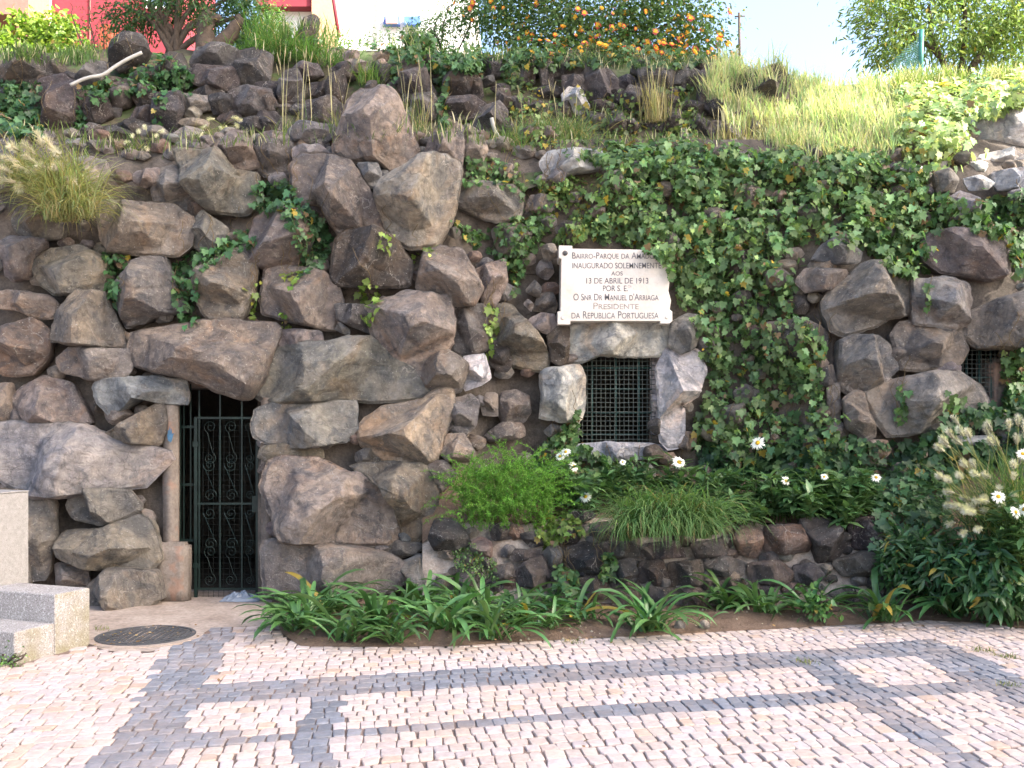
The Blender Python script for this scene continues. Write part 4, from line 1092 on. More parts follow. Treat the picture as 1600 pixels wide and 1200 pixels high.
def head_mesh(mb, base, dirn, L, r, c, n=70):
    """bristly grass flower head"""
    dirn = unit(np.asarray(dirn)); u = unit(np.cross(dirn, (0.3, .8, .1))); w = np.cross(dirn, u)
    t = rng.random(n); a = rng.random(n)*6.283
    prof = np.sin(np.clip(t*.9+.08, 0, 1)*math.pi)**.6
    b = base+dirn*(t*L)[:, None]; out = u*np.cos(a)[:, None]+w*np.sin(a)[:, None]
    tipd = unit(out+dirn*.9)*(r*(.5+prof))[:, None]*1.3
    sd_ = unit(np.cross(tipd, dirn))*r*.10
    V = np.stack([b-sd_, b+sd_, b+tipd], 1).reshape(-1, 3)
    F = [(3*i, 3*i+1, 3*i+2) for i in range(n)]; mb.add(V, F, c)
    mb.tube([base, base+dirn*L*.5, base+dirn*L], [r*.3, r*.4, r*.1], 5, np.array(c)*.9)
def tuft(name, label, bases, n, L, w, base_c, a0=(.05, .6), bend=(.4, 1.6), cat='grass', spread=.05, m=None, group=None, straw=0, strawL=.9, dry=.15, heads=None, az_bias=None, hc=(.50, .44, .34)):
    bases = [np.asarray(b, float) for b in bases]; root = empty(name, bases[0], label, cat, group); mb = MB()
    k = n; B = np.array([bases[i % len(bases)] for i in range(k)])+np.column_stack([rng.normal(0, spread, k), rng.normal(0, spread, k), np.zeros(k)])
    az = rng.random(k)*6.283
    if az_bias is not None:
        az = rng.normal(az_bias[0], az_bias[1], k)
    C = greens(k, base_c, .3); dm = rng.random(k) < dry; C[dm] = np.array((.34, .28, .15))*rng.uniform(.7, 1.2, (dm.sum(), 1))
    blades(mb, B, az, rng.uniform(*a0, k), rng.uniform(*bend, k), L*rng.uniform(.55, 1.15, k), w*rng.uniform(.7, 1.3, k), C)
    o = mb.build('blades', m or M_GRASS, root)
    o['kind'] = 'stuff'
    if straw:
        mb = MB(); B = np.array([bases[i % len(bases)] for i in range(straw)])+np.column_stack([rng.normal(0, spread*1.5, straw), rng.normal(0, spread, straw), np.zeros(straw)])
        pos = blades(mb, B, rng.random(straw)*6.283, rng.uniform(.0, .18, straw), rng.uniform(0, .3, straw), strawL*rng.uniform(.7, 1.1, straw), np.full(straw, .009), np.tile((.42, .38, .24), (straw, 1)))
        for p in pos: head_mesh(mb, p[-1]-np.array((0, 0, .10)), p[-1]-p[-2], .12, .012, (.46, .40, .27), 22)
        mb.build('seed_stalks', M_DRY, root)
    for hx, hy, hD, hl, hr in (heads or []):
        e = P(hx, hy, hD); b = bases[rng.integers(len(bases))]; mb = MB(); mid = (e+b)/2+np.array((0, 0, .06))
        pts = spline([b, mid, e], 8); mb.tube(pts, .0025, 4, (.30, .32, .14)); dr = pts[-1]-pts[-2]; dr = unit(dr+np.array((rng.normal(0, .003), -.002, -.012)))
        head_mesh(mb, e-dr*hl*.5, dr, hl, hr, np.array(hc)*rng.uniform(.85, 1.12), 110); mb.build('flower_head', M_DRY, root)
    return root
def S(px, py, up=0.):
    p, n = hit(px, py); return p+np.array((0, .03, up))
def Tz(px, D): x = (px-CX)/FPX*D; return np.array((x, D, drop(x, D)))
# pale fountain grass at the left edge of the wall
b1 = P(75, 318, 9.25)
tuft('fountain_grass', 'pale arching fountain grass spilling over the boulders at the left edge', [P(60, 300, 9.0), P(95, 305, 8.95), P(30, 290, 9.05), P(115, 322, 8.9), P(100, 335, 8.85), P(125, 340, 8.8), P(95, 345, 8.8)], 1400, .64, .008, (.25, .27, .13), (.1, 1.15), (1.1, 2.5), spread=.07, dry=.25,
     heads=[(x, y, 8.7, .13, .042) for x, y in ((18, 250), (34, 262), (45, 232), (62, 218), (78, 226), (88, 240), (55, 268), (12, 282), (30, 290), (70, 262), (92, 262), (108, 280), (24, 232), (50, 250), (8, 265))], hc=(.56, .51, .43))
tuft('bunny_tail_grass', 'fluffy white-headed grass on the ledge left of the top boulders', [P(222, 258, 9.9), P(240, 258, 9.95), P(210, 256, 9.9)], 150, .36, .007, (.16, .23, .09), (.1, 1.0), (.5, 1.6), spread=.08, dry=.35,
     heads=[(x, y, 9.75, .075, .022) for x, y in ((207, 212), (216, 206), (227, 200), (242, 212), (251, 205), (229, 231), (200, 222))], hc=(.72, .68, .58))
tuft('bunny_tail_grass', 'fluffy white-headed grass in front of the pale stacked stones', [P(335, 222, 10.0), P(360, 222, 10.0), P(315, 225, 10.0)], 90, .26, .006, (.16, .22, .09), (.1, 1.0), (.5, 1.6), spread=.07, dry=.35,
     heads=[(x, y, 9.9, .075, .022) for x, y in ((330, 186), (319, 198), (345, 200), (353, 200), (366, 184), (372, 187), (314, 211), (369, 195))], hc=(.66, .63, .5))
tuft('grass_tuft', 'lush green grass tuft on the terrace below the two standing stones', [P(x, y, 12.2) for x, y in ((375, 100), (405, 95), (440, 95), (470, 95), (500, 100), (525, 108), (420, 80), (460, 80))], 900, .38, .010, (.10, .19, .05), (.1, .9), (.8, 2.2), spread=.13, dry=.08)
tuft('dry_stalks', 'tall straw-coloured grass stalks rising left of the pointed top boulder', [P(450, 208, 10.3), P(460, 206, 10.3), P(475, 200, 10.3)], 30, .3, .006, (.16, .2, .08), straw=9, strawL=1.0, dry=.5, spread=.04)
tuft('dry_stalks', 'few dry grass stalks behind the left shoulder of the pointed top boulder', [P(530, 205, 10.4)], 30, .3, .006, (.16, .2, .08), straw=4, strawL=.75, dry=.5, spread=.04)
tuft('dry_stalks', 'dry seeding stalks right of the pointed top boulder', [P(645, 205, 10.4), P(660, 205, 10.4)], 40, .45, .006, (.16, .2, .08), straw=7, strawL=.8, dry=.4, spread=.05)
tuft('grass_tuft', 'small bright grass tuft on the rock bank behind the pointed boulder', [P(585, 135, 11.8), P(570, 132, 11.8)], 160, .32, .008, (.13, .22, .06), (.05, .8), (.4, 1.4), spread=.05)
tuft('grass_tuft', 'grey-green grass tuft with dry stalks behind the plaque wall', [P(x, 226, 10.6) for x in (835, 860, 885, 905)]+[P(810, 238, 10.4)], 520, .40, .008, (.14, .20, .09), (.05, .8), (.5, 1.8), straw=8, strawL=.6, spread=.09, dry=.2)
tuft('grass_tuft', 'fine grass at the terrace edge right of the short curved pipe', [P(800, 245, 10.2), P(825, 242, 10.2), P(785, 240, 10.3)], 300, .30, .007, (.11, .19, .06), (.1, .9), (.4, 1.6), spread=.08)
tuft('dry_stalks', 'bunch of pale dry grass stems among the dark terrace stones under the flowering shrub', [P(1015, 190, 11.3), P(1030, 190, 11.3)], 120, .5, .008, (.30, .28, .14), (.05, .4), (.1, .6), straw=8, strawL=.75, dry=.6, spread=.06)
tuft('dry_stalks', 'dry weeds with pale heads right of the ivy wall top', [P(1140, 245, 10.6), P(1180, 245, 10.6), P(1215, 240, 10.6)], 200, .5, .006, (.26, .26, .11), (.05, .5), (.1, .8), straw=12, strawL=.7, dry=.45, spread=.09)
tuft('grass_tuft', 'grass sprouting beside the twin upright stones at the terrace top left', [P(405, 62, 12.9), P(430, 70, 12.9), P(505, 75, 12.9)], 260, .4, .010, (.10, .20, .05), (.05, .6), (.3, 1.5), spread=.12)
# sunlit slope grass
def field(name, label, poly, n, L, c, dry=.2, kind='stuff'):
    S_ = surf_samples(poly, n, .05, .02, 5); B = np.array([s[0] for s in S_]); k_ = len(B); mb = MB()
    C = greens(k_, c, .3); dm = rng.random(k_) < dry; C[dm] = np.array((.55, .50, .36))*rng.uniform(.7, 1.2, (dm.sum(), 1))
    blades(mb, B, rng.random(k_)*6.283, rng.uniform(0, .5, k_), rng.uniform(.2, 1.4, k_), L*rng.uniform(.4, 1.2, k_), rng.uniform(.007, .014, k_), C, 4)
    o = mb.build(name, M_GRASS); tag(o, label, 'grass', None, kind); return o
field('slope_grass', 'long sunlit grass covering the slope at upper right', pp('1120,100 1200,90 1300,105 1420,120 1430,160 1400,235 1380,265 1250,250 1200,230 1140,200 1090,150'), 7000, .25, (.36, .44, .24), .4)  # grass colour lightened so the slope looks burnt out by sun
field('bank_grass', 'grass and weeds between the dark terrace stones', pp('0,190 120,210 260,225 460,205 540,200 700,190 800,190 1080,160 1130,230 900,240 700,225 400,230 100,250 0,230'), 1200, .15, (.12, .17, .06))
field('ridge_grass', 'grass along the ridge under the background shrubs', pp('380,40 520,45 740,50 800,80 800,100 560,75 400,80'), 700, .20, (.12, .19, .06), .2)
field('bank_weeds', 'short weeds on the ridge before the crimson building', pp('0,55 170,60 215,80 120,105 0,100'), 700, .16, (.11, .18, .06), .15)
field('shrub_foot_weeds', 'low weeds under the flowering shrub on the ridge', pp('790,78 900,70 1100,72 1140,95 1060,112 900,108 800,112'), 900, .13, (.10, .15, .06), .25)
creeper('ground_cover', 'low dark creeper along the ridge under the flowering shrub', [pp('800,82 900,76 1100,78 1130,95 1050,108 900,104 810,108')], 700, .06, (.07, .125, .05), cat='creeper', thick=.15, clump=.1, stems=6)
field('slope_grass', 'sunlit weeds between the chain link fence and the ivy mound', pp('1400,110 1600,110 1600,140 1480,145 1400,160'), 2200, .30, (.16, .22, .07), .3)

# ---- strap leaved plants
def strap_mesh(L, w, a0, bend, tw):
    ns = 8; s = np.linspace(0, 1, ns+1); ang = a0+bend*s**1.5; pos = np.zeros((ns+1, 3))
    for i in range(ns): pos[i+1] = pos[i]+np.array((math.sin(ang[i]), 0, math.cos(ang[i])))*L/ns
    V = []; prof = np.where(s < .75, .55+.45*np.minimum(1, s/.35), np.maximum(.02, 1-((s-.75)/.25)**2))
    for i in range(ns+1):
        nrm = np.array((-math.cos(ang[i]), 0, math.sin(ang[i]))); t = tw*s[i]; sd_ = np.array((0, math.cos(t), 0))+nrm*math.sin(t); h = w/2*prof[i]
        V += [pos[i]-sd_*h+nrm*h*.35, pos[i], pos[i]+sd_*h+nrm*h*.35]
    F = [(3*i+a, 3*i+a+1, 3*i+a+4, 3*i+a+3) for i in range(ns) for a in (0, 1)]
    return mk('strap_leaf', V, F, M_GLOSSY, np.tile((1., 1, 1), (len(V), 1)))
STR = [strap_mesh(random.uniform(.40, .54), random.uniform(.030, .044), random.uniform(.25, 1.05), random.uniform(.9, 2.0), random.uniform(-.6, .6)) for _ in range(16)]
AGA = [(462, 985, .85, 'strap-leaved clump hanging over the paving at the left tip of the bed'), (525, 962, .95, 'strap-leaved clump behind the first one under the boulders'), (620, 1003, .7, 'short strap-leaved clump hanging over the paving left of centre'), (720, 955, .85, 'strap-leaved clump close under the light mortar of the low wall'), (850, 985, .7, 'sprawling strap-leaved clump at the bed edge'), (868, 955, .7, 'strap-leaved clump at the foot of the dark stones'), (1225, 945, .7, 'strap-leaved clump tight against the low wall stones'),(488, 972, 1.0, 'large strap-leaved lily clump nearest the gate at the left end of the bed'), (540, 1000, .8, 'low strap-leaved clump at the paving edge left of centre'), (590, 985, 1.0, 'second strap-leaved lily clump from the left along the bed'), (645, 962, .95, 'strap-leaved clump against the foot of the boulder wall'), (690, 990, 1.05, 'broad strap-leaved clump in the middle of the left plant row'),
       (745, 975, .95, 'strap-leaved clump under the cushion plant on the low wall'), (770, 998, .85, 'strap-leaved clump at the right end of the dense plant row'), (812, 975, .9, 'thin strap-leaved clump standing before the low dark stones'), (905, 972, .75, 'open young strap-leaved clump in bare soil below the asparagus fern'), (945, 935, .75, 'strap-leaved clump growing against the low wall below the sedge'),
       (1018, 985, 1.05, 'full strap-leaved clump in the bare soil below the sedge'), (1102, 972, .3, 'tiny seedling clump beside the white pebble'), (1140, 955, .85, 'strap-leaved clump right of the white pebble'), (1190, 962, .85, 'strap-leaved clump left of the leafy weed'), (1275, 962, .85, 'strap-leaved clump with upright leaves in front of the red stones'),
       (1320, 940, .8, 'dark strap-leaved clump behind the paving curve'), (1380, 970, .95, 'arching strap-leaved clump reaching over the paving edge'), (1425, 945, .9, 'strap-leaved clump in the shade below the pale grass'), (1490, 962, .95, 'strap-leaved clump at the right paving corner'), (1545, 950, .9, 'shaded strap-leaved clump near the right edge'), (1590, 970, .9, 'rightmost strap-leaved clump at the picture edge')]
for px, py, s, lab in AGA:
    c = G(px, py, .03); root = empty('agapanthus', c, lab, 'lily plant', 'strap-leaved plants along the bed')
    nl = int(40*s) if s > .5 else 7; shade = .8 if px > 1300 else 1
    for i in range(nl):
        fan = random.choice((-.06, .0, .07)); a = random.uniform(0, 6.283); q = random.uniform(.65, 1.12)*s*1.2
        o = ob('leaf', STR[random.randrange(16)], root, c+np.array((fan*s+random.gauss(0, .03), random.gauss(0, .035), 0)), (random.gauss(0, .12), random.gauss(0, .12), a), (q, q, q))
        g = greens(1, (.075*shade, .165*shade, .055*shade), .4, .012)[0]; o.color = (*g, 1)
# ---- asparagus fern
fr = empty('asparagus_fern', P(785, 820, 8.75), 'bright green feathery asparagus fern tumbling over the low wall', 'fern'); mb = MB(); stem = MB()
for i in range(330):
    b = P(random.uniform(722, 858), random.uniform(755, 830), 8.66+random.uniform(-.1, .25)); az = random.uniform(2.6, 6.8); L = random.uniform(.26, .55)
    pts = []; ang = random.uniform(-.1, .8); p = b.copy(); bd = random.uniform(.8, 2.2)
    for j in range(9):
        pts.append(p.copy()); a = ang+bd*(j/8)**1.3; p = p+np.array((math.sin(a)*math.cos(az), math.sin(a)*math.sin(az)*.8, math.cos(a)))*L/8
    pts = np.array(pts); stem.tube(pts, .0022, 3, (.10, .16, .04), False)
    m_ = 80; t = rng.random(m_)*7.9; k0 = t.astype(int); O = pts[k0]+(pts[np.minimum(k0+1, 8)]-pts[k0])*(t-k0)[:, None]
    d = unit(rng.normal(0, 1, (m_, 3))+np.array((0, -.2, .5))); Mx = frames(rng.normal(0, 1, (m_, 3)), d, rng.uniform(.02, .042, m_)); Mx[:, :, 0] *= 2.4
    mb.inst(NEED, NEEDF, Mx, O+0, greens(m_, np.array((.14, .31, .055))*rng.uniform(.7, 1.3), .2))
o = mb.build('needles', M_GRASS, fr); o['kind'] = 'stuff'; stem.build('stems', M_GRASS, fr)
# ---- sedge
tuft('sedge', 'thick mop of drooping green sedge spilling over the low wall', [P(x, 842-10*math.cos((x-1042)/50)+random.uniform(-6, 6), 8.40) for x in range(978, 1112, 7)], 1700, .62, .0085, (.13, .225, .09), (.05, .95), (1.6, 2.8), spread=.035, dry=.05, az_bias=(-1.57, 1.2))
# ---- fountain grass at right
fg = [(random.uniform(1468, 1605), random.uniform(655, 800)) for _ in range(46)]+[(1486, 818), (1507, 832), (1530, 826), (1495, 790), (1520, 800)]
tuft('fountain_grass', 'fountain grass with many pale fluffy heads at the right edge', [P(x, 850, 8.2) for x in (1560, 1590, 1620, 1640)], 1100, .95, .009, (.085, .15, .06), (.1, .9), (.5, 1.9), spread=.12, dry=.12,
     heads=[(x, y, 7.75+random.uniform(-.2, .2), .10, .027) for x, y in fg], hc=(.56, .54, .48))
# ---- shasta daisies
def daisy_flower(root, c, nrm, r):
    n = 21; nrm = unit(np.asarray(nrm, float)); u = unit(np.cross(nrm, (.1, .2, 1))); w = np.cross(nrm, u); mb = MB()
    for i in range(n):
        a = i/n*6.283+random.gauss(0, .06); d = u*math.cos(a)+w*math.sin(a); s = np.cross(nrm, d); q = r*random.uniform(.85, 1.05); dr = nrm*(-q*random.uniform(.0, .35))
        mb.add([c+d*q*.2-s*q*.05, c+d*q*.2+s*q*.05, c+d*q*.65+s*q*.12+dr*.3+nrm*q*.08, c+d*q*.65-s*q*.12+dr*.3+nrm*q*.08, c+d*q+dr], [(0, 1, 2, 3), (3, 2, 4)], (.82, .82, .80))
    h = mb.build('flower_head', M_PETAL, root)
    mb = MB(); mb.tube([c-nrm*r*.02, c+nrm*r*.12, c+nrm*r*.20], [r*.30, r*.26, r*.08], 10, (.62, .40, .04)); d = mb.build('disc', M_PETAL, h)
def daisy_plant(px, py, D, hgt, nst, label, flowers=(), c=(.085, .165, .065)):
    nst = int(nst*1.7); hgt *= 1.25; D -= .08
    b = P(px, py, D); b[2] = min(b[2], drop(b[0], b[1], b[2]+.3)) if drop(b[0], b[1], b[2]+.3) > .1 else b[2]
    root = empty('daisy_plant', b, label, 'daisy plant', 'daisy plants in the flower bed'); mb = MB(); st_ = MB()
    for i in range(nst):
        az = random.uniform(0, 6.283); lean = random.uniform(.05, .55); h = hgt*random.uniform(.6, 1.1); s = b+np.array((random.gauss(0, .07), random.gauss(0, .06), 0))
        e = s+np.array((math.cos(az)*math.sin(lean), math.sin(az)*math.sin(lean), math.cos(lean)))*h; st_.tube([s, (s+e)/2+np.array((0, 0, .02)), e], [.005, .004, .003], 4, (.07, .13, .04))
        k_ = random.randint(13, 18); t = rng.uniform(.15, 1.0, k_); O = s+(e-s)*t[:, None]; aa = rng.random(k_)*6.283; el = rng.uniform(-.2, .8, k_)
        tip = np.column_stack([np.cos(aa)*np.cos(el), np.sin(aa)*np.cos(el), np.sin(el)]); nr = np.column_stack([-np.cos(aa)*np.sin(el), -np.sin(aa)*np.sin(el), np.cos(el)])+rng.normal(0, .2, (k_, 3))
        mb.inst(LANCE*np.array((1.25, 1, 1)), LANCEF, frames(nr, tip, rng.uniform(.10, .19, k_)), O, greens(k_, c, .3))
    f = mb.build('foliage', M_GLOSSY, root); f['kind'] = 'stuff'
    for fx, fy, r in flowers:
        e = P(fx, fy, D-random.uniform(.05, .18)); st_.tube(spline([b, (b+e)/2+np.array((0, .02, .03)), e], 7), .0035, 4, (.09, .15, .05)); daisy_flower(root, e, (random.gauss(0, .35), -1, random.uniform(.35, .9)), r)
    st_.build('stems', M_GRASS, root)
DP = [(875, 770, 9.15, .30, 8, 'daisy plant with three white flowers left of the window foot', ((884, 706, .055), (875, 713, .05), (897, 729, .055))), (915, 790, 8.98, .26, 7, 'daisy plant with one drooping flower beside the sedge', ((915, 776, .06),)),
      (960, 765, 9.15, .34, 10, 'flowerless daisy plant below the grated window', ()), (1010, 770, 9.1, .36, 10, 'daisy plant with one small closing flower under the window sill', ((973, 722, .035),)),
      (1065, 775, 9.05, .36, 10, 'daisy plant with a large white flower right of the window', ((1061, 722, .072),)), (1120, 785, 9.0, .34, 10, 'leafy daisy plant between two tall flowers', ()),
      (1170, 785, 9.0, .36, 11, 'daisy plant carrying the highest large white flower before the ivy', ((1184, 692, .075),)), (1220, 795, 8.95, .36, 11, 'daisy plant with one small white flower above the red stones', ((1228, 751, .05),)),
      (1280, 795, 8.95, .36, 12, 'daisy plant with a half-open flower above the dark stone', ((1288, 745, .04),)), (1340, 800, 8.95, .36, 11, 'daisy plant with a tilted white flower at the right end of the bed', ((1369, 746, .05),)), (1165, 815, 8.82, .22, 7, 'low daisy foliage at the planter edge right of the sedge', ()), (1250, 808, 8.85, .22, 8, 'low daisy foliage directly above the dark planter stones', ()), (1310, 812, 8.85, .22, 8, 'low broad daisy foliage at the planter corner', ()),
      (1590, 880, 7.7, .42, 9, 'daisy plant with white flowers at the right edge in front of the pale grass', ((1560, 776, .06), (1587, 800, .055), (1600, 796, .055), (1598, 709, .05)))]
for d in DP: daisy_plant(*d)
# ---- broad mass at the lower right
def shrub(name, label, ellipsoids, n, T, TF, size, c, cat='shrub', var=.35, trunk=None, m=None, yellow=.02, facing_up=.5, flowers=None, gap=.15, tips=None):
    base = trunk[0][0] if trunk else np.array((ellipsoids[0][0][0], ellipsoids[0][0][1], ellipsoids[0][0][2]-ellipsoids[0][1][2]))
    root = empty(name, base, label, cat); mb = MB(); vol = np.array([np.prod(e[1])**.8 for e in ellipsoids]); vol /= vol.sum(); FL = []
    for (cen, rad), f in zip(ellipsoids, vol):
        k_ = int(n*f*2); cen = np.array(cen); rad = np.array(rad)
        # clumps on a shell, then leaves round each clump
        nc = max(6, k_//38); d = unit(rng.normal(0, 1, (nc, 3))); rr = rng.uniform(.35, 1.0, (nc, 1))**.5*rng.uniform(.82, 1.12, (nc, 1)); Cc = cen+d*rr*rad
        li = rng.integers(nc, size=k_); sp = .17*rad.mean()+.04; O = Cc[li]+rng.normal(0, 1, (k_, 3))*sp*np.array((1, 1, .8))
        keep = np.array([nz(*(o*1.7)) > -.35+gap-random.random()*.2 for o in O]); O = O[keep]; k2 = len(O); li = li[keep]
        out = unit((O-cen)/rad); nr = out*.5+np.array((0, 0, facing_up))+rng.normal(0, .5, (k2, 3)); tip = out+rng.normal(0, .6, (k2, 3))+np.array((0, 0, -.25))
        br = rng.uniform(.75, 1.3, nc)[li][:, None]; mb.inst(T, TF, frames(nr, tip, size*rng.uniform(.6, 1.3, k2)), O, greens(k2, c, var, yellow)*br)
        FL.append((cen, rad))
    f = mb.build('crown', m or M_LEAF, root); f['kind'] = 'stuff'
    if trunk:
        for pts, r0, r1 in [(t[0], t[1], t[2]) if len(t) == 3 else t for t in [(tr, .03, .012) if not isinstance(tr[0], list) and not isinstance(tr, tuple) else tr for tr in trunk_list(trunk)]]:
            mb = MB(); q = spline(pts, 9); q[1:-1] += rng.normal(0, .015, (len(q)-2, 3)); mb.tube(q, np.linspace(r0, r1, len(q)), 7, (.09, .07, .055)); mb.build('trunk', M_BARK, root)
    return root, FL
def trunk_list(t): return t
def stems_up(base, ends, r0, r1): return [([np.array(base)+np.array((random.gauss(0, .08), random.gauss(0, .06), -.1)), (np.array(base)*.45+np.array(e)*.55)+np.array((random.gauss(0, .1), 0, .05)), np.array(e)], r0, r1) for e in ends]
class _T(list): pass
def mkshrub(name, label, ell, n, T, TF, size, c, base, ends, r0=.04, r1=.015, **kw):
    tr = stems_up(base, ends, r0, r1)
    root, FL = shrub(name, label, ell, n, T, TF, size, c, trunk=None, **kw)
    b = Vector(base); d = root.location-b
    root.location = b
    for ch in root.children: ch.location += d
    for pts, a, e in tr:
        mb = MB(); q = spline(pts, 9); q[1:-1] += rng.normal(0, .012, (len(q)-2, 3)); mb.tube(q, np.linspace(a, e, len(q)), 7, (.09, .07, .055)); mb.build('trunk', M_BARK, root)
    return root, FL
def lowgrow(px, py, D, w, h, n, c, label, size=.09, T=LANCE, TF=LANCEF, name='leafy_plant', cat='plant'):
    b = P(px, py, D); e = [((b[0], b[1], b[2]+h*.55), (w, w*.7, h*.6))]
    return mkshrub(name, label, e, n, T, TF, size, c, b, [(b[0]+random.uniform(-w, w)*.5, b[1], b[2]+h*.7) for _ in range(4)], .008, .004, cat=cat, m=M_GLOSSY, gap=.0)
lowgrow(1420, 905, 8.4, .22, .3, 500, (.055, .125, .045), 'low leafy plant at the foot of the dark planter corner', .1)
lowgrow(1480, 920, 8.2, .25, .32, 600, (.05, .115, .045), 'dense lance-leaved plant under the pale fountain grass', .11)
lowgrow(1560, 945, 7.9, .3, .45, 900, (.05, .12, .045), 'tall dark lance-leaved plant at the lower right edge', .13)
lowgrow(1600, 900, 7.85, .25, .32, 500, (.15, .22, .06), 'yellow-green leafy plant at the right edge', .085, OVAL)
lowgrow(1284, 962, 7.95, .08, .14, 60, (.08, .17, .05), 'small leafy weed in the soil by the paving', .06, OVAL)
lowgrow(892, 968, 8.0, .08, .05, 90, (.08, .16, .05), 'tiny green weed in the soil left of the full strap-leaved clump', .02, OVAL)
lowgrow(8, 1038, 6.62, .08, .03, 140, (.09, .17, .04), 'tuft of moss and weed at the foot of the stone steps', .02, OVAL)
for px, py, nn, lab in ((898, 1006, 60, 'small grass tuft in the joint near the bed edge'), (1262, 1037, 60, 'small grass tuft on the dark cobble band'), (1535, 1018, 90, 'grass tuft among the cobbles at the right corner'), (1572, 1028, 90, 'second grass tuft among the cobbles at the far right'), (1575, 1073, 70, 'dry grass tuft on the dark band near the right edge'), (158, 985, 50, 'small weed between the steps and the manhole')):
    tuft('joint_grass', lab, [G(px, py), G(px+8, py+1), G(px-8, py-1)], nn, .05, .004, (.15, .19, .07), (.2, 1.3), (.2, 1.2), spread=.035, dry=.25)

# ---- background shrubs and trees
def w3(px, py, D): return tuple(P(px, py, D))
D = 13.6
lr, FL = mkshrub('lantana_shrub', 'large lantana shrub dotted with orange and pink flower heads on the ridge', [(w3(840, 20, D), (.85, .8, .75)), (w3(950, -10, D), (1.0, .9, 1.1)), (w3(1050, 10, D), (.75, .7, .8)), (w3(780, -20, D), (.6, .7, .7)), (w3(900, 55, D-.1), (.8, .7, .45)), (w3(1010, 60, D-.1), (.6, .6, .45)), (w3(930, -120, D+.2), (1.1, 1, .8)), (w3(860, 80, D-.3), (.6, .5, .25)), (w3(1080, 70, D-.2), (.4, .5, .35)), (w3(980, 85, D-.4), (.7, .5, .25)), (w3(840, 92, 12.95), (.5, .35, .2)), (w3(930, 98, 12.9), (.55, .35, .2)), (w3(1030, 98, 12.9), (.5, .35, .22)), (w3(1105, 88, 13.1), (.3, .35, .3))],
                 17000, OVAL, LANCEF, .058, (.085, .15, .05), P(930, 105, D), [P(x, y, D) for x, y in ((800, 40), (850, 10), (900, 30), (950, 0), (1000, 40), (1060, 30), (880, 60), (980, 70))], .035, .012, gap=.05)
fm = []
for cl in ((.78, .28, .03), (.70, .12, .06), (.78, .40, .06), (.62, .14, .17), (.66, .10, .10)):
    mb = MB()
    for i in range(16):
        a = i*2.4; rr = .026*math.sqrt(i/16); c = np.array((math.cos(a)*rr, math.sin(a)*rr, .012-rr*rr*14)); q = .0095
        inner = np.array(cl) if i > 6 else np.array((.85, .55, .08))
        mb.add([c+(q*math.cos(b_), q*math.sin(b_), 0.002) for b_ in np.linspace(0, 6.283, 5, endpoint=False)]+[c+(0, 0, -.004)], [(5, k_, (k_+1) % 5) for k_ in range(5)], inner)
    V = np.concatenate(mb.V); fm.append(mk('flower', V, mb.F, M_PETAL, np.concatenate(mb.C)))
for i in range(290):
    cen, rad = random.choice(FL[:6]+FL[7:]); d = unit(rng.normal(0, 1, 3)); d[1] = -abs(d[1]); p = cen+d*rad*random.uniform(.95, 1.12)
    o = ob('flower', random.choice(fm), lr, p, Vector(d+np.array((0, -.4, .3))).to_track_quat('Z', 'Y').to_euler(), (random.uniform(.8, 1.75),)*3)
D = 15.5
mkshrub('feathery_tree', 'airy light green tree at upper right behind the fence', [(w3(1480, 40, D), (1.3, 1.0, .6)), (w3(1400, 60, D), (.55, .7, .5)), (w3(1560, 20, D), (1.1, 1.0, .8)), (w3(1380, 10, D), (.6, .7, .35)), (w3(1470, -60, D), (1.5, 1.1, .6)), (w3(1640, 40, D), (.9, .9, .9))], 11000, LANCE, LANCEF, .11, (.19, .26, .09), P(1500, 130, D), [P(x, y, D) for x, y in ((1400, 40), (1450, 10), (1500, -20), (1560, 20), (1600, -10))], .06, .02, cat='tree', gap=.2, m=M_GRASS)
D = 13.2
mkshrub('dark_shrub', 'dark leafy shrub with many bare stems on the upper left ridge', [(w3(230, 5, D), (.5, .6, .35)), (w3(310, -10, D), (.7, .7, .45)), (w3(375, 20, D), (.4, .5, .35)), (w3(190, 30, D), (.25, .35, .25)), (w3(290, -90, D), (1.0, .9, .7)), (w3(395, 50, D-.2), (.25, .3, .2))], 8500, LANCE, LANCEF, .075, (.045, .10, .035), P(270, 80, D), [P(x, y, D) for x, y in ((190, 10), (215, -10), (235, 0), (250, -20), (275, -10), (300, -30), (320, -10), (345, 10), (360, -5), (390, 20), (225, 20), (270, 10))], .05, .014, gap=.2)
mkshrub('palm_stump', 'gnarled dark brown stump with root fibres under the dark shrub', [(w3(330, 35, 12.8), (.2, .2, .12))], 200, LANCE, LANCEF, .06, (.06, .11, .04), P(330, 75, 12.8), [P(x, y, 12.8) for x, y in ((318, 20), (330, 15), (345, 25), (375, 25), (310, 40))], .13, .03, cat='stump')
D = 14.5
mkshrub('bright_bush', 'sunlit yellow-green bush in front of the red building', [(w3(20, 95, D), (.5, .5, .3)), (w3(60, 70, D), (.22, .4, .45)), (w3(100, 80, D), (.22, .4, .5)), (w3(95, 45, D), (.12, .2, .22)), (w3(58, 45, D), (.13, .2, .16)), (w3(130, 105, D), (.3, .4, .22)), (w3(-30, 90, D), (.4, .4, .35))], 3600, OVAL, LANCEF, .085, (.20, .30, .045), P(70, 135, D), [P(x, y, D) for x, y in ((20, 80), (60, 60), (100, 50), (130, 95))], .02, .008, gap=-.1, facing_up=.3)
D = 14.2
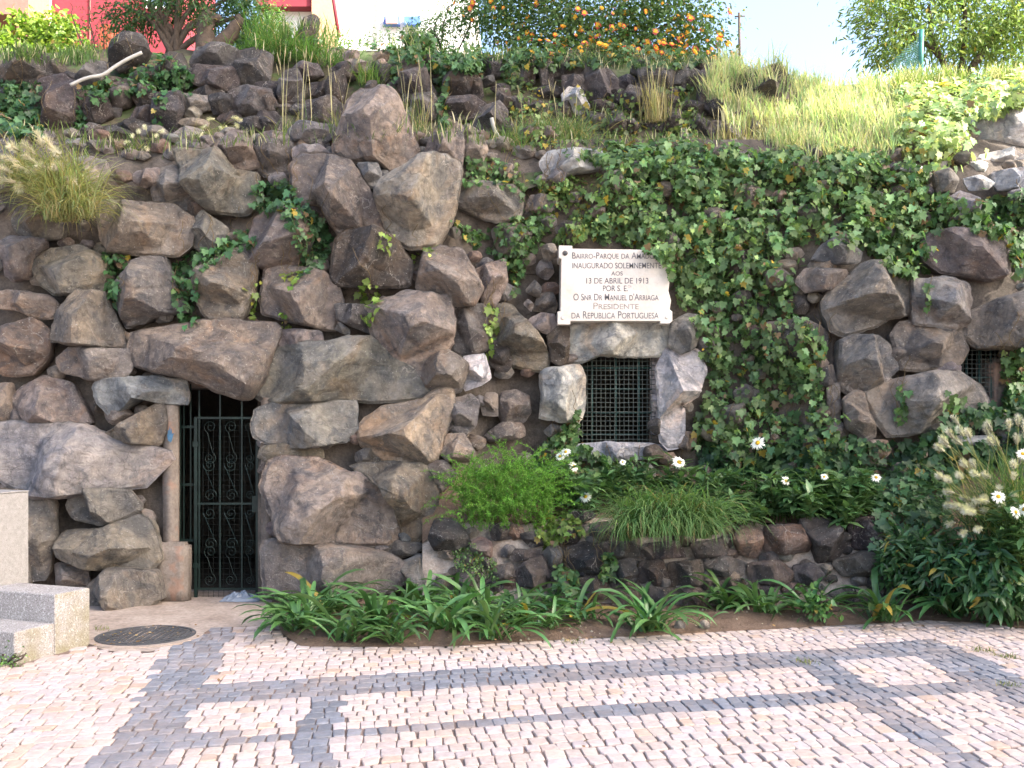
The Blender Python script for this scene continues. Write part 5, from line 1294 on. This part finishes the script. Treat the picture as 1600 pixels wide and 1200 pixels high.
mkshrub('wild_bush', 'thin wild bush left of the flowering shrub on the ridge', [(w3(700, 40, D), (.4, .4, .35)), (w3(665, 60, D), (.35, .4, .2)), (w3(735, 20, D), (.3, .4, .45)), (w3(610, 65, D), (.4, .4, .12))], 2000, LANCE, LANCEF, .06, (.07, .14, .05), P(700, 95, D), [P(x, y, D) for x, y in ((690, 20), (710, 0), (670, 50), (735, 10))], .015, .006, gap=.25)
mkshrub('wild_bush', 'fresh green bush left of the standing stones on the ridge', [(w3(425, 40, 14), (.3, .4, .3)), (w3(400, 60, 14), (.3, .4, .25)), (w3(540, 65, 14), (.3, .3, .12))], 1500, LANCE, LANCEF, .06, (.10, .19, .05), P(420, 95, 14), [P(x, y, 14) for x, y in ((415, 30), (430, 20), (400, 50))], .015, .006, gap=.1)
D = 13.0
mkshrub('twiggy_shrub', 'thin leggy shrub against the crimson wall at upper left', [(w3(150, 60, D), (.25, .3, .3)), (w3(165, 90, D), (.25, .3, .15))], 420, LANCE, LANCEF, .05, (.05, .10, .04), P(165, 115, D), [P(x, y, D) for x, y in ((110, 5), (140, 0), (160, 20), (150, 50))], .012, .004, gap=.2)
# ---- unseen tower and tree added outside the frame to block the sun
hs = np.array((math.sin(R(SUN_AZ)), math.cos(R(SUN_AZ)))); qs = np.array((-hs[1], hs[0]))
def tq(r, t): return hs*r+qs*t
tw = empty('sun_blocking_tower', (*tq(76, 5), 0), 'unseen slender tower added far off to the right to block the sun', 'building')
def tbox(name, r0, r1, t0, t1, z0, z1, m):
    q = [tq(r0, t0), tq(r1, t0), tq(r1, t1), tq(r0, t1)]; V = [(*p, z) for z in (z0, z1) for p in q]
    return part(name, V, [(3, 2, 1, 0), (4, 5, 6, 7), (0, 1, 5, 4), (1, 2, 6, 5), (2, 3, 7, 6), (3, 0, 4, 7)], m, tw, None, False)
tbox('wall', 75, 78, .5, 10.65, 0, 72, M_WHITE)
for fl in range(20):
    for q in range(3): tbox('window', 74.94, 74.99, 1.5+q*3, 3.1+q*3, 3+fl*3.4, 4.8+fl*3.4, M_GLASS)
big = [((10, 7.9, 13.4), (1.5, 1.5, 1.3)), ((10.4, 6.9, 14.4), (1.5, 1.4, 1.4)), ((10.2, 8.8, 14.2), (1.3, 1.2, 1.1))]
mkshrub('added_shade_tree', 'unseen high-crowned tree added right of the paving to shade the terrace', big, 5000, OVAL, LANCEF, .30, (.05, .10, .035), (10.3, 7.6, 0), [q[0] for q in big], .20, .06, cat='tree', gap=-.2)
# ---- fallen leaves
mb = MB()
for i in range(170):
    if random.random() < .35: p = np.array(MAN)+np.array((random.gauss(0, .2), random.gauss(0, .2), 0)); z = .019
    elif random.random() < .5: p = G(random.uniform(440, 1500), random.uniform(985, 1012)); z = .03
    else: p = G(random.uniform(150, 1590), random.uniform(985, 1190)); z = .02
    O = np.array([(p[0], p[1], z+.004)]); mb.inst(OVAL, LANCEF, frames(np.array([(random.gauss(0, .3), random.gauss(0, .3), 1)]), np.array([(random.gauss(0, 1), random.gauss(0, 1), 0)]), [random.uniform(.012, .04)]), O, np.array([random.choice(((.34, .22, .12), (.20, .12, .07), (.40, .30, .18), (.12, .08, .05)))]))
for i in range(700):
    p = G(random.uniform(440, 1500), random.uniform(930, 1008))
    if not inpoly(p[0], p[1], W_BED): continue
    r_q = random.uniform(.004, .018); zz = drop(p[0], p[1], .3); c_ = random.choice(((.20, .15, .11), (.30, .24, .19), (.12, .09, .07), (.40, .36, .32)))
    q_ = [(p[0]+r_q*math.cos(a)*random.uniform(.7, 1.2), p[1]+r_q*math.sin(a)*random.uniform(.7, 1.2), zz-.002) for a in np.linspace(0, 6.283, 5, endpoint=False)]
    mb.add(q_+[(p[0], p[1], zz+r_q*.8)], [(k_, (k_+1) % 5, 5) for k_ in range(5)], c_)
o = mb.build('leaf_litter', M_DRY); tag(o, 'scattered dry leaves and crumbs on the paving and soil', 'litter', None, 'stuff')
